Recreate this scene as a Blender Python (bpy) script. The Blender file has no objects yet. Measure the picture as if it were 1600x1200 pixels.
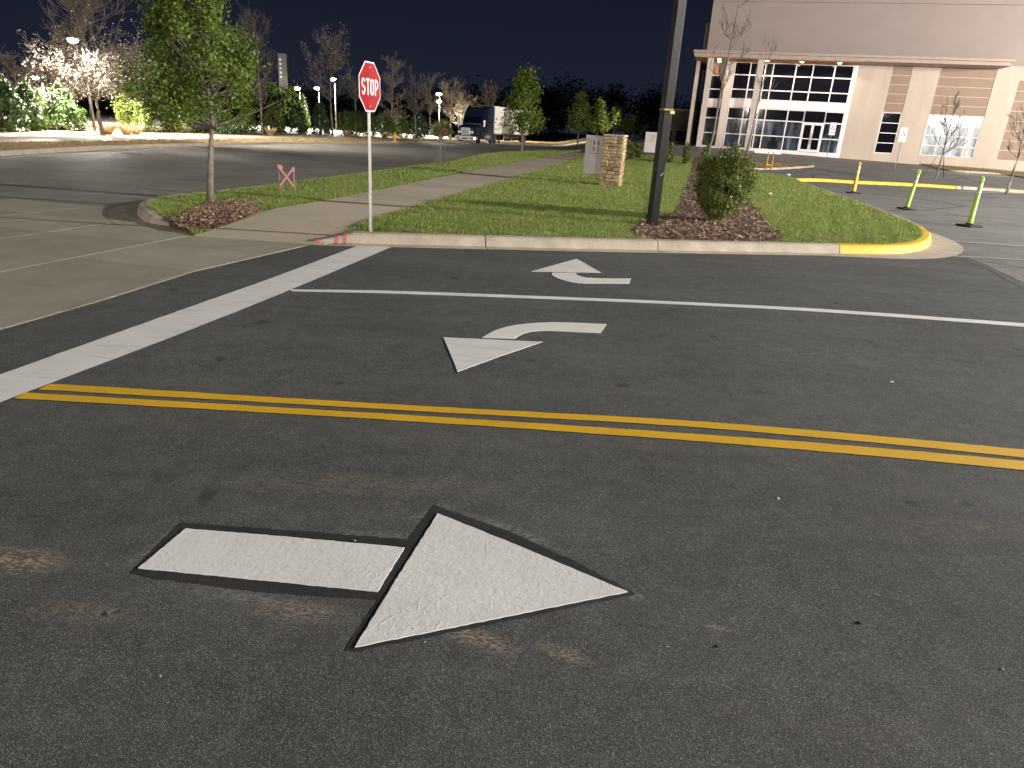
import bpy, bmesh, math, random
import numpy as np
from mathutils import Vector, Matrix
from mathutils.geometry import delaunay_2d_cdt

random.seed(7)
RNG = np.random.default_rng(7)
SC = bpy.context.scene
COL = SC.collection
PI = math.pi

# ------------------------------------------------------------------ camera
FPX = 1067.0
PITCH = math.atan(397 / 1067.0)
ROLL = math.radians(3.5)
EYE = 1.68
cF = np.array([0, math.cos(PITCH), -math.sin(PITCH)])
cU0 = np.array([0, math.sin(PITCH), math.cos(PITCH)])
cX0 = np.array([1.0, 0, 0])
cR = math.cos(ROLL) * cX0 + math.sin(ROLL) * cU0
cU = -math.sin(ROLL) * cX0 + math.cos(ROLL) * cU0
cam = bpy.data.cameras.new('camera')
cam.sensor_width = 36.0
cam.lens = FPX / 1600 * 36.0
cam.clip_start = 0.05
cam.clip_end = 2000
camo = bpy.data.objects.new('camera', cam)
COL.objects.link(camo)
camo.matrix_world = Matrix(((cR[0], cU[0], -cF[0], 0), (cR[1], cU[1], -cF[1], 0), (cR[2], cU[2], -cF[2], EYE), (0, 0, 0, 1)))
SC.camera = camo

# ------------------------------------------------------------------ night sky, exposure
W = bpy.data.worlds.new('World')
SC.world = W
W.use_nodes = True
wn = W.node_tree
wn.nodes.clear()
wo = wn.nodes.new('ShaderNodeOutputWorld')
wb = wn.nodes.new('ShaderNodeBackground')
wt = wn.nodes.new('ShaderNodeTexCoord')
ws = wn.nodes.new('ShaderNodeSeparateXYZ')
wr = wn.nodes.new('ShaderNodeValToRGB')
wr.color_ramp.elements[0].position = 0.0
wr.color_ramp.elements[0].color = (0.0115, 0.0145, 0.0280, 1)
wr.color_ramp.elements[1].position = 0.30
wr.color_ramp.elements[1].color = (0.0029, 0.0043, 0.0108, 1)
wn.links.new(wt.outputs['Generated'], ws.inputs[0])
wn.links.new(ws.outputs['Z'], wr.inputs[0])
wn.links.new(wr.outputs[0], wb.inputs['Color'])
wb.inputs['Strength'].default_value = 1.0
wn.links.new(wb.outputs[0], wo.inputs['Surface'])
SC.view_settings.view_transform = 'Standard'
SC.view_settings.look = 'None'
SC.view_settings.exposure = 0.25
SC.view_settings.gamma = 1.0
SC.view_settings.use_curve_mapping = False
SC.cycles.use_denoising = True
SC.cycles.max_bounces = 5
SC.cycles.sample_clamp_indirect = 4.0
SC.cycles.sample_clamp_direct = 0.0


def lamp(name, loc, power, color=(1, 0.95, 0.88), radius=0.25, typ='POINT', spot=None, aim=None):
    L = bpy.data.lights.new(name, typ)
    L.energy = power
    L.color = color
    L.shadow_soft_size = radius
    if spot:
        L.spot_size = math.radians(spot)
        L.spot_blend = 0.25
    o = bpy.data.objects.new(name, L)
    COL.objects.link(o)
    o.location = loc
    if aim is not None:
        o.rotation_euler = (Vector(aim) - Vector(loc)).to_track_quat('-Z', 'Y').to_euler()
    return o


# lamps of the car park on the right, outside the frame; the third is a front fill
lamp('off_frame_light', (36, 9.5, 9.5), 82000, (1, 0.96, 0.90), 0.15)
lamp('off_frame_light', (25, -13, 9.5), 13000, (1, 0.95, 0.88), 0.2)
lamp('off_frame_light', (-6, -45, 10), 46000, (1, 0.94, 0.86), 0.35)  # unseen front fill far behind the camera, lights upright faces
lamp('off_frame_light', (50, 45, 10.0), 17500, (1, 0.95, 0.88), 0.4)
lamp('off_frame_light', (68, 32, 10.0), 14000, (1, 0.95, 0.88), 0.4)

# street lamp outside the frame on the left
lamp('street_light', (-44, 30, 9.0), 8000, (1, 0.93, 0.80), 0.6)

# ------------------------------------------------------------------ terrain and unprojection
B_AZ = math.radians(-15)
BE = np.array([math.cos(B_AZ), math.sin(B_AZ), 0])
BN = np.array([BE[1], -BE[0], 0])
BO = np.array([26.01, 67.14, 0.99])


def sstep(t):
    t = np.clip(t, 0, 1)
    return t * t * (3 - 2 * t)


def hgt(x, y):
    """ground level: flat, rising gently to the building on the right"""
    dx, dy = x - BO[0], y - BO[1]
    v = dx * BN[0] + dy * BN[1]
    u = dx * BE[0] + dy * BE[1]
    top = 0.99 - 0.0186 * np.clip(u, -14, 24)
    return sstep((32 - v) / 31.0) * top * sstep((x - 3) / 9.0)


RA, RB = np.array([-4.75, 9.85]), np.array([-2.80, 9.85])


def dip(x, y):
    """lawn edges come down to the walk where it meets the apron"""
    t = np.clip(((x - RA[0]) * (RB[0] - RA[0]) + (y - RA[1]) * (RB[1] - RA[1])) / ((RB - RA) @ (RB - RA)), 0, 1)
    d = np.hypot(x - RA[0] - t * (RB[0] - RA[0]), y - RA[1] - t * (RB[1] - RA[1]))
    return 0.115 * (1 - sstep(d / 1.6))


def raydir(px, py):
    return cF * FPX + cR * (px - 800) - cU * (py - 600)


def G(px, py, off=0.0):
    """where the sight line through a point of the photograph meets the ground"""
    d = raydir(px, py)
    d = d / np.linalg.norm(d)
    t, dt = 0.5, 0.5
    p0 = np.array([0, 0, EYE])
    for _ in range(4000):
        p = p0 + d * t
        if p[2] <= hgt(p[0], p[1]) + off:
            lo, hi = t - dt, t
            for _ in range(30):
                m = (lo + hi) / 2
                p = p0 + d * m
                if p[2] <= hgt(p[0], p[1]) + off:
                    hi = m
                else:
                    lo = m
            return p0 + d * hi
        dt = 0.25 if t < 60 else 0.6
        t += dt
    return p0 + d * t


def at(px, D, py=150):
    """ground point on the bearing of a photograph column, D metres away"""
    d = raydir(px, py)
    d = d / np.linalg.norm(d[:2])
    p = d * D
    return np.array([p[0], p[1], hgt(p[0], p[1])])


def ztop(px, py, D):
    d = raydir(px, py)
    d = d / np.linalg.norm(d[:2])
    return EYE + d[2] * D


def proj(p):
    v = np.array(p, float) - np.array([0, 0, EYE])
    a = v @ cF
    return 800 + FPX * (v @ cR) / a, 600 - FPX * (v @ cU) / a


# ------------------------------------------------------------------ object helpers
def obj(name, mesh, mat=None, parent=None):
    o = bpy.data.objects.new(name, mesh)
    COL.objects.link(o)
    if mat is not None and len(mesh.materials) == 0:
        for m in (mat if isinstance(mat, (list, tuple)) else [mat]):
            mesh.materials.append(m)
    if parent is not None:
        o.parent = parent
    return o


def empty(name, loc=(0, 0, 0), rotz=0.0):
    o = bpy.data.objects.new(name, None)
    o.empty_display_size = 0.2
    COL.objects.link(o)
    o.location = loc
    o.rotation_euler = (0, 0, rotz)
    return o


def tag(o, label=None, cat=None, group=None, kind=None):
    if label:
        o['label'] = label
    if cat:
        o['category'] = cat
    if group:
        o['group'] = group
    if kind:
        o['kind'] = kind
    return o


def dup(root):
    r = root.copy()
    COL.objects.link(r)
    for ch in root.children:
        c = ch.copy()
        COL.objects.link(c)
        c.parent = r
        for g in ch.children:
            d = g.copy()
            COL.objects.link(d)
            d.parent = c
    return r


class MB:
    """collects shapes into one mesh"""

    def __init__(s):
        s.v, s.f, s.m, s.s = [], [], [], []

    def add(s, vs, fs, mi=0, smooth=False):
        b = len(s.v)
        s.v.extend([tuple(map(float, v)) for v in vs])
        for f in fs:
            s.f.append(tuple(i + b for i in f))
            s.m.append(mi)
            s.s.append(smooth)
        return s

    def box(s, x0, x1, y0, y1, z0, z1, mi=0):
        vs = [(x, y, z) for z in (z0, z1) for y in (y0, y1) for x in (x0, x1)]
        return s.add(vs, [(0, 2, 3, 1), (4, 5, 7, 6), (0, 1, 5, 4), (2, 6, 7, 3), (0, 4, 6, 2), (1, 3, 7, 5)], mi)

    def bbox(s, x0, x1, y0, y1, z0, z1, b=0.01, mi=0):
        """box with bevelled edges"""
        bm = bmesh.new()
        bmesh.ops.create_cube(bm, size=1)
        for v in bm.verts:
            v.co = Vector(((x0 + x1) / 2 + v.co.x * (x1 - x0), (y0 + y1) / 2 + v.co.y * (y1 - y0), (z0 + z1) / 2 + v.co.z * (z1 - z0)))
        bmesh.ops.bevel(bm, geom=bm.edges[:], offset=b, segments=1, affect='EDGES')
        return s.bm(bm, mi)

    def bm(s, bm, mi=0, smooth=False):
        bm.verts.index_update()
        s.add([v.co[:] for v in bm.verts], [[v.index for v in f.verts] for f in bm.faces], mi, smooth)
        bm.free()
        return s

    def prism(s, poly, axis, a0, a1, mi=0):
        """polygon extruded along axis ('x','y','z')"""
        def mk(p, a):
            if axis == 'z':
                return (p[0], p[1], a)
            if axis == 'y':
                return (p[0], a, p[1])
            return (a, p[0], p[1])
        n = len(poly)
        vs = [mk(p, a0) for p in poly] + [mk(p, a1) for p in poly]
        fs = [tuple(range(n))[::-1], tuple(range(n, 2 * n))] + [(i, (i + 1) % n, n + (i + 1) % n, n + i) for i in range(n)]
        return s.add(vs, fs, mi)

    def tube(s, pts, rads, n=6, mi=0, cap=True, smooth=True):
        pts = [Vector(p) for p in pts]
        if not hasattr(rads, '__len__'):
            rads = [rads] * len(pts)
        vs, fs = [], []
        for i, p in enumerate(pts):
            d = (pts[min(i + 1, len(pts) - 1)] - pts[max(i - 1, 0)]).normalized()
            a = d.cross(Vector((0, 0, 1)))
            if a.length < 1e-3:
                a = d.cross(Vector((1, 0, 0)))
            a.normalize()
            c = d.cross(a)
            for k in range(n):
                t = 2 * PI * k / n
                vs.append(p + (a * math.cos(t) + c * math.sin(t)) * rads[i])
        for i in range(len(pts) - 1):
            for k in range(n):
                fs.append((i * n + k, i * n + (k + 1) % n, (i + 1) * n + (k + 1) % n, (i + 1) * n + k))
        if cap:
            fs.append(tuple(range(n))[::-1])
            fs.append(tuple(range((len(pts) - 1) * n, len(pts) * n)))
        return s.add(vs, fs, mi, smooth)

    def lathe(s, prof, n=16, mi=0, loc=(0, 0, 0), axis='z', smooth=True):
        vs, fs = [], []
        for r, z in prof:
            for k in range(n):
                t = 2 * PI * k / n
                if axis == 'z':
                    vs.append((loc[0] + r * math.cos(t), loc[1] + r * math.sin(t), loc[2] + z))
                elif axis == 'y':
                    vs.append((loc[0] + r * math.cos(t), loc[1] + z, loc[2] + r * math.sin(t)))
                else:
                    vs.append((loc[0] + z, loc[1] + r * math.cos(t), loc[2] + r * math.sin(t)))
        for i in range(len(prof) - 1):
            for k in range(n):
                fs.append((i * n + k, i * n + (k + 1) % n, (i + 1) * n + (k + 1) % n, (i + 1) * n + k))
        fs.append(tuple(range(n))[::-1])
        fs.append(tuple(range((len(prof) - 1) * n, len(prof) * n)))
        return s.add(vs, fs, mi, smooth)

    def mesh(s, name):
        me = bpy.data.meshes.new(name)
        me.from_pydata(s.v, [], s.f)
        me.polygons.foreach_set('material_index', s.m)
        me.polygons.foreach_set('use_smooth', s.s)
        me.validate()
        me.update()
        return me

    def build(s, name, mat, parent=None):
        return obj(name, s.mesh(name), mat, parent)


def np_mesh(name, verts, k):
    """verts: (n, k, 3) array of n separate k-gons"""
    n = verts.shape[0]
    me = bpy.data.meshes.new(name)
    me.vertices.add(n * k)
    me.vertices.foreach_set('co', verts.reshape(-1).astype(np.float32))
    me.loops.add(n * k)
    me.loops.foreach_set('vertex_index', np.arange(n * k, dtype=np.int32))
    me.polygons.add(n)
    me.polygons.foreach_set('loop_start', np.arange(0, n * k, k, dtype=np.int32))
    me.polygons.foreach_set('loop_total', np.full(n, k, dtype=np.int32))
    me.update()
    me.validate()
    return me


# ------------------------------------------------------------------ materials
class NT:
    def __init__(s, name):
        s.m = bpy.data.materials.new(name)
        s.m.use_nodes = True
        s.t = s.m.node_tree
        s.b = s.t.nodes['Principled BSDF']
        s.tc = s.t.nodes.new('ShaderNodeTexCoord')

    def n(s, typ, **kw):
        nd = s.t.nodes.new(typ)
        for k, v in kw.items():
            if k.startswith('_'):
                nd.inputs[k[1:]].default_value = v
            else:
                setattr(nd, k, v)
        return nd

    def l(s, a, b):
        s.t.links.new(a, b)

    def noise(s, scale, detail=4, rough=0.6, src='Object', dist=0.0, stretch=None):
        nd = s.n('ShaderNodeTexNoise', _Scale=scale, _Detail=detail, _Roughness=rough, _Distortion=dist)
        if stretch:
            mp = s.n('ShaderNodeMapping')
            mp.inputs['Scale'].default_value = stretch
            s.l(s.tc.outputs[src], mp.inputs[0])
            s.l(mp.outputs[0], nd.inputs['Vector'])
        else:
            s.l(s.tc.outputs[src], nd.inputs['Vector'])
        return nd.outputs['Fac']

    def voro(s, scale, feature='F1', out='Color', src='Object'):
        nd = s.n('ShaderNodeTexVoronoi', feature=feature, _Scale=scale)
        s.l(s.tc.outputs[src], nd.inputs['Vector'])
        return nd.outputs[out]

    def ramp(s, fac, stops):
        r = s.n('ShaderNodeValToRGB')
        el = r.color_ramp.elements
        while len(el) < len(stops):
            el.new(0.5)
        for e, (p, c) in zip(el, stops):
            e.position = p
            e.color = (c, c, c, 1) if not hasattr(c, '__len__') else (*c, 1)
        s.l(fac, r.inputs[0])
        return r.outputs[0]

    def mix(s, fac, a, b, mode='MIX'):
        m = s.n('ShaderNodeMix', data_type='RGBA', blend_type=mode)
        for sock, val in ((m.inputs[0], fac), (m.inputs[6], a), (m.inputs[7], b)):
            if hasattr(val, 'is_linked'):
                s.l(val, sock)
            elif hasattr(val, '__len__'):
                sock.default_value = (*val, 1)
            else:
                sock.default_value = val
        return m.outputs[2]

    def math(s, op, a, b=0.0, clamp=False):
        m = s.n('ShaderNodeMath', operation=op, use_clamp=clamp)
        for sock, val in ((m.inputs[0], a), (m.inputs[1], b)):
            if hasattr(val, 'is_linked'):
                s.l(val, sock)
            else:
                sock.default_value = val
        return m.outputs[0]

    def bump(s, h, strength=0.3, dist=0.01, normal=None):
        b = s.n('ShaderNodeBump', _Strength=strength, _Distance=dist)
        s.l(h, b.inputs['Height'])
        if normal is not None:
            s.l(normal, b.inputs['Normal'])
        s.l(b.outputs[0], s.b.inputs['Normal'])
        return b.outputs[0]

    def color(s, c):
        if hasattr(c, 'is_linked'):
            s.l(c, s.b.inputs['Base Color'])
        else:
            s.b.inputs['Base Color'].default_value = (*c, 1)

    def set(s, rough=0.7, metal=0.0, spec=0.5):
        s.b.inputs['Roughness'].default_value = rough
        s.b.inputs['Metallic'].default_value = metal
        s.b.inputs['Specular IOR Level'].default_value = spec
        return s


def pm(name, c, c2=None, scale=6.0, rough=0.6, metal=0.0, bump=0.0, bscale=40.0, spec=0.5, island=False, objrand=False):
    """plain painted or raw surface with some mottling and fine relief"""
    t = NT(name).set(rough, metal, spec)
    if c2 is None:
        c2 = tuple(x * 0.78 for x in c)
    if island:
        g = t.n('ShaderNodeNewGeometry')
        f = t.mix(0.35, t.math('MULTIPLY', g.outputs['Random Per Island'], 1.0), t.noise(scale))
        col = t.ramp(f, [(0.15, c2), (0.85, c)])
    elif objrand:
        g = t.n('ShaderNodeObjectInfo')
        f = t.mix(0.35, g.outputs['Random'], t.noise(scale))
        col = t.ramp(f, [(0.1, c2), (0.9, c)])
    else:
        col = t.ramp(t.noise(scale, 6), [(0.3, c2), (0.7, c)])
    t.color(col)
    if bump:
        t.bump(t.noise(bscale, 5), bump, 0.02)
    return t.m


def emit(name, c, strength):
    t = NT(name)
    t.color((0.8, 0.8, 0.8))
    t.b.inputs['Emission Color'].default_value = (*c, 1)
    t.b.inputs['Emission Strength'].default_value = strength
    return t.m


def mat_asphalt(name, base, tint, stains=(), agg=1.0, cracks=False, wet=0.75):
    t = NT(name).set(wet, 0, 0.22)
    cell = t.voro(360.0)
    sep = t.n('ShaderNodeSeparateColor')
    t.l(cell, sep.inputs[0])
    d = tuple(base * x for x in tint)
    c = t.ramp(sep.outputs[0], [(0.0, tuple(x * (1 - 0.55 * agg) for x in d)), (0.55, d), (0.86, tuple(x * (1 + 0.7 * agg) for x in d)), (0.97, tuple(x * (1 + 2.6 * agg) for x in d))])
    warm = t.ramp(sep.outputs[1], [(0.0, (1.12, 0.98, 0.82)), (0.5, (1, 1, 1)), (1.0, (0.88, 0.98, 1.12))])
    c = t.mix(0.6, c, t.mix(1.0, c, warm, 'MULTIPLY'))
    blot = t.ramp(t.noise(0.55, 5, 0.62), [(0.32, 0.78), (0.7, 1.16)])
    c = t.mix(1.0, c, blot, 'MULTIPLY')
    patch = t.ramp(t.noise(7, 4, 0.6), [(0.30, 0.82), (0.66, 1.1)])
    c = t.mix(1.0, c, patch, 'MULTIPLY')
    drift = t.ramp(t.noise(1.1, 5, 0.65, stretch=(0.25, 1.6, 1)), [(0.40, 0.0), (0.75, 0.28)])
    c = t.mix(drift, c, tuple(base * 2.1 * x for x in (1.05, 0.97, 0.86)))
    spots = t.ramp(t.noise(3.1, 2, 0.5), [(0.695, 0.0), (0.735, 0.5)])
    c = t.mix(spots, c, (0.012, 0.012, 0.012))
    for (x, y, rx, ry, rot, col, amt, sc) in stains:
        mp = t.n('ShaderNodeMapping', vector_type='TEXTURE')
        mp.inputs['Location'].default_value = (x, y, 0)
        mp.inputs['Rotation'].default_value = (0, 0, rot)
        mp.inputs['Scale'].default_value = (rx, ry, 1000)
        t.l(t.tc.outputs['Object'], mp.inputs[0])
        ln = t.n('ShaderNodeVectorMath', operation='LENGTH')
        t.l(mp.outputs[0], ln.inputs[0])
        r = t.math('SUBTRACT', 1.0, ln.outputs['Value'], True)
        nz = t.ramp(t.noise(sc, 6, 0.72, stretch=(0.6, 1.5, 1)), [(0.47, 0.0), (0.56, 1.0)])
        f = t.math('MULTIPLY', t.math('MULTIPLY', t.math('POWER', r, 0.7), nz), amt, True)
        c = t.mix(f, c, col)
    if cracks:
        ce = t.n('ShaderNodeTexVoronoi', feature='DISTANCE_TO_EDGE', _Scale=0.16)
        dn = t.n('ShaderNodeTexNoise', _Scale=1.4, _Detail=5)
        t.l(t.tc.outputs['Object'], dn.inputs['Vector'])
        mx = t.n('ShaderNodeMix', data_type='RGBA')
        mx.inputs[0].default_value = 0.25
        t.l(t.tc.outputs['Object'], mx.inputs[6])
        t.l(dn.outputs['Color'], mx.inputs[7])
        t.l(mx.outputs[2], ce.inputs['Vector'])
        cr = t.ramp(ce.outputs['Distance'], [(0.002, 0.75), (0.006, 0.0)])
        c = t.mix(cr, c, (0.012, 0.012, 0.012))
    t.color(c)
    t.bump(t.voro(360.0, 'F1', 'Distance'), 0.5, 0.004, t.bump(t.noise(300, 3), 0.3, 0.004))
    return t.m


def mat_concrete(name, c, dark=0.7, scale=2.0, rough=0.85, objrand=False):
    t = NT(name).set(rough, 0, 0.3)
    k = t.ramp(t.noise(scale, 8, 0.65), [(0.28, tuple(x * dark for x in c)), (0.72, c)])
    k = t.mix(1.0, k, t.ramp(t.noise(60, 3), [(0.3, 0.88), (0.7, 1.08)]), 'MULTIPLY')
    k = t.mix(t.ramp(t.noise(0.8, 6, 0.7), [(0.58, 0.0), (0.78, 0.28)]), k, tuple(x * 0.55 for x in c))
    if objrand:
        oi = t.n('ShaderNodeObjectInfo')
        k = t.mix(1.0, k, t.ramp(oi.outputs['Random'], [(0.0, 0.86), (1.0, 1.06)]), 'MULTIPLY')
    t.color(k)
    t.bump(t.noise(120, 4), 0.25, 0.006)
    return t.m


def mat_paint(name, c, wear=0.5, relief=0.3, dirt=(0.25, 0.23, 0.2), stretch=None, scuff=6.0):
    t = NT(name).set(0.62, 0, 0.4)
    w = t.noise(scuff, 8, 0.72, stretch=stretch)
    col = t.mix(t.ramp(w, [(0.52, 0.0), (0.80, wear)]), c, dirt)
    col = t.mix(1.0, col, t.ramp(t.noise(2.2, 5), [(0.3, 0.90), (0.7, 1.03)]), 'MULTIPLY')
    t.color(col)
    ed = t.ramp(t.voro(16, 'DISTANCE_TO_EDGE', 'Distance'), [(0.0, 1.0), (0.035, 0.0)])
    sparse = t.ramp(t.noise(5, 3), [(0.50, 0.0), (0.62, 1.0)])
    hh = t.math('ADD', t.math('MULTIPLY', t.math('MULTIPLY', ed, sparse), 0.35), t.noise(34, 7, 0.68))
    t.bump(hh, relief, 0.012)
    return t.m


def mat_foliage(name, c, c2, rough=0.5, trans=0.25, spec=0.4, dead=None):
    t = NT(name).set(rough, 0, spec)
    g = t.n('ShaderNodeNewGeometry')
    f = t.mix(0.4, g.outputs['Random Per Island'], t.noise(2.2, 4))
    col = t.ramp(f, [(0.12, c2), (0.88, c)])
    if dead:
        dz = t.math('ADD', t.math('MULTIPLY', t.noise(1.3, 5, 0.65), 0.75), t.math('MULTIPLY', g.outputs['Random Per Island'], 0.3))
        col = t.mix(t.ramp(dz, [(0.59, 0.0), (0.71, 0.8)]), col, dead)
    t.color(col)
    if trans:
        tr = t.n('ShaderNodeBsdfTranslucent')
        t.l(col, tr.inputs['Color'])
        ms = t.n('ShaderNodeMixShader', _Fac=trans)
        t.l(t.b.outputs[0], ms.inputs[1])
        t.l(tr.outputs[0], ms.inputs[2])
        out = [n for n in t.t.nodes if n.type == 'OUTPUT_MATERIAL'][0]
        t.l(ms.outputs[0], out.inputs['Surface'])
    return t.m


SAND = (0.44, 0.33, 0.23)
_g = lambda px, py: tuple(G(px, py)[:2])
ST = []
for (px, py, rx, ry, rot, amt, sc) in ((742, 1000, 0.20, 0.055, -0.35, 0.85, 70), (30, 880, 0.22, 0.10, -0.1, 0.9, 60), (880, 1025, 0.12, 0.04, -0.4, 0.7, 75),
                                       (470, 960, 0.22, 0.07, 0.0, 0.5, 70), (1120, 985, 0.06, 0.02, -0.2, 0.7, 80), (560, 760, 0.9, 0.12, 0.05, 0.22, 45),
                                       (120, 960, 0.25, 0.06, 0, 0.3, 60), (1500, 830, 0.6, 0.12, 0.1, 0.14, 40)):
    x, y = _g(px, py)
    ST.append((x, y, rx, ry, rot, SAND, amt, sc))
for (px, py, rx, ry, rot, amt) in ((675, 806, .14, .05, 0.7, .5), (800, 835, .3, .06, -0.5, .4), (590, 845, .35, .06, 0.0, .35), (250, 855, .2, .05, 1.3, .4), (400, 940, .35, .04, -.12, .35), (985, 935, .08, .03, 0, .5)):
    x, y = _g(px, py)
    ST.append((x, y, rx, ry, rot, (0.42, 0.41, 0.40), amt, 60))
M = {}
M['asphalt_drive'] = mat_asphalt('driveway_asphalt', 0.078, (0.985, 1.0, 0.965), ST, 0.95, False, 0.92)
M['asphalt_old'] = mat_asphalt('weathered_asphalt', 0.165, (1.02, 1.0, 0.95), (), 0.7, True)
M['asphalt_street'] = mat_asphalt('street_asphalt', 0.20, (1.03, 1.0, 0.90), (), 0.6, False, 0.72)
M['concrete'] = mat_concrete('kerb_concrete', (0.54, 0.465, 0.37), 0.62, 3.0)
M['apron'] = mat_concrete('apron_concrete', (0.41, 0.38, 0.30), 0.74, 1.5, 0.8, True)
M['sidewalk'] = mat_concrete('sidewalk_concrete', (0.60, 0.51, 0.40), 0.86, 1.5, 0.85, True)
M['yellow_kerb'] = mat_paint('yellow_kerb_paint', (0.72, 0.46, 0.03), 0.35, 0.15, (0.4, 0.32, 0.15))
M['white_paint'] = mat_paint('white_thermoplastic', (0.80, 0.79, 0.78), 0.22, 0.32, (0.42, 0.40, 0.37))
M['white_worn'] = mat_paint('worn_white_paint', (0.78, 0.765, 0.745), 0.6, 0.2, (0.16, 0.155, 0.145), (0.5, 3.0, 1), 5)
M['white_line'] = mat_paint('white_line_paint', (0.80, 0.79, 0.765), 0.25, 0.15)
M['faded'] = mat_paint('faded_bay_paint', (0.34, 0.335, 0.32), 0.8, 0.2, (0.12, 0.12, 0.115), None, 9)
M['yellow_line'] = mat_paint('yellow_line_paint', (0.76, 0.44, 0.02), 0.25, 0.2, (0.35, 0.22, 0.05))
M['sealant'] = mat_asphalt('black_primer', 0.030, (1.03, 1.0, 0.92), (), 0.5, False, 0.7)
M['pink'] = pm('pink_marking_paint', (0.72, 0.10, 0.12), (0.5, 0.12, 0.12), 30, 0.7)
M['soil'] = pm('lawn_soil', (0.14, 0.18, 0.045), (0.10, 0.085, 0.04), 5, 0.95, 0, 0.6, 60)
M['ground'] = pm('rough_ground', (0.05, 0.055, 0.022), (0.035, 0.03, 0.018), 0.6, 0.95, 0, 0.5, 8)
M['tan_grass'] = pm('dormant_grass', (0.36, 0.25, 0.12), (0.20, 0.16, 0.07), 1.6, 0.95, 0, 0.8, 30)
M['mulch_bed'] = pm('mulch_soil', (0.15, 0.085, 0.055), (0.08, 0.045, 0.03), 12, 0.95, 0, 0.9, 40)
M['mulch_chip'] = pm('mulch_chips', (0.58, 0.40, 0.28), (0.13, 0.072, 0.048), 3, 0.9, island=True)
M['grass'] = mat_foliage('lawn_blades', (0.345, 0.435, 0.10), (0.105, 0.165, 0.034), 0.55, 0.3, 0.4, (0.46, 0.34, 0.14))
M['grass_tan'] = mat_foliage('dry_blades', (0.40, 0.27, 0.13), (0.24, 0.17, 0.07), 0.7, 0.2)
M['bark'] = pm('grey_bark', (0.26, 0.215, 0.175), (0.13, 0.105, 0.085), 14, 0.9, 0, 0.6, 60)
M['bark_dark'] = pm('brown_twigs', (0.19, 0.155, 0.125), (0.11, 0.09, 0.072), 6, 0.9)
M['leaf_maple'] = mat_foliage('maple_leaves', (0.22, 0.29, 0.04), (0.06, 0.11, 0.017), 0.5, 0.35)
M['leaf_holly'] = mat_foliage('holly_leaves', (0.25, 0.275, 0.065), (0.042, 0.070, 0.016), 0.42, 0.22, 0.35)
M['leaf_ever'] = mat_foliage('evergreen_leaves', (0.05, 0.10, 0.022), (0.015, 0.035, 0.010), 0.35, 0.10, 0.5)
M['leaf_yellow'] = mat_foliage('yellow_green_leaves', (0.13, 0.165, 0.03), (0.05, 0.08, 0.015), 0.5, 0.3)
M['blossom'] = mat_foliage('pale_blossom', (0.78, 0.72, 0.60), (0.5, 0.42, 0.32), 0.7, 0.35)
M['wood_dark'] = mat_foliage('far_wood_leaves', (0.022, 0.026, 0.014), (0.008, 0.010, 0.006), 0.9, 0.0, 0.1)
M['galv'] = pm('galvanised_steel', (0.52, 0.51, 0.48), (0.40, 0.39, 0.37), 12, 0.42, 0.8, 0.1, 80)
M['black_metal'] = pm('black_pole_paint', (0.016, 0.014, 0.014), (0.009, 0.009, 0.010), 8, 0.34, 0.0, 0.05, 40, 0.30)
M['sign_red'] = pm('red_sign_sheeting', (0.32, 0.006, 0.014), (0.28, 0.005, 0.012), 8, 0.5, spec=0.25)
M['sign_white'] = pm('white_sign_sheeting', (0.82, 0.78, 0.76), (0.78, 0.74, 0.72), 8, 0.35)
M['panel'] = pm('grey_sign_panel', (0.56, 0.50, 0.49), (0.52, 0.465, 0.455), 3, 0.5)
M['ink'] = pm('dark_sign_ink', (0.05, 0.03, 0.045), None, 8, 0.5)
M['gold'] = pm('gold_sign_ink', (0.42, 0.24, 0.08), None, 8, 0.5)
M['cap'] = pm('pillar_cap_stone', (0.52, 0.45, 0.33), (0.42, 0.36, 0.27), 10, 0.8, 0, 0.4, 60)
M['mortar'] = pm('dark_mortar', (0.11, 0.075, 0.05), (0.07, 0.05, 0.035), 30, 0.95, 0, 0.6, 80)


def mat_stone():
    t = NT('field_stone').set(0.8, 0, 0.3)
    oi = t.n('ShaderNodeObjectInfo')
    c = t.ramp(oi.outputs['Random'], [(0.0, (0.42, 0.25, 0.12)), (0.3, (0.56, 0.40, 0.20)), (0.55, (0.50, 0.42, 0.28)), (0.75, (0.36, 0.23, 0.14)), (1.0, (0.60, 0.47, 0.27))])
    c = t.mix(1.0, c, t.ramp(t.noise(2.5, 6, 0.7), [(0.3, 0.65), (0.7, 1.15)]), 'MULTIPLY')
    t.color(c)
    t.bump(t.noise(5, 6, 0.65), 0.6, 0.05)
    return t.m


M['stone'] = mat_stone()


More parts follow.
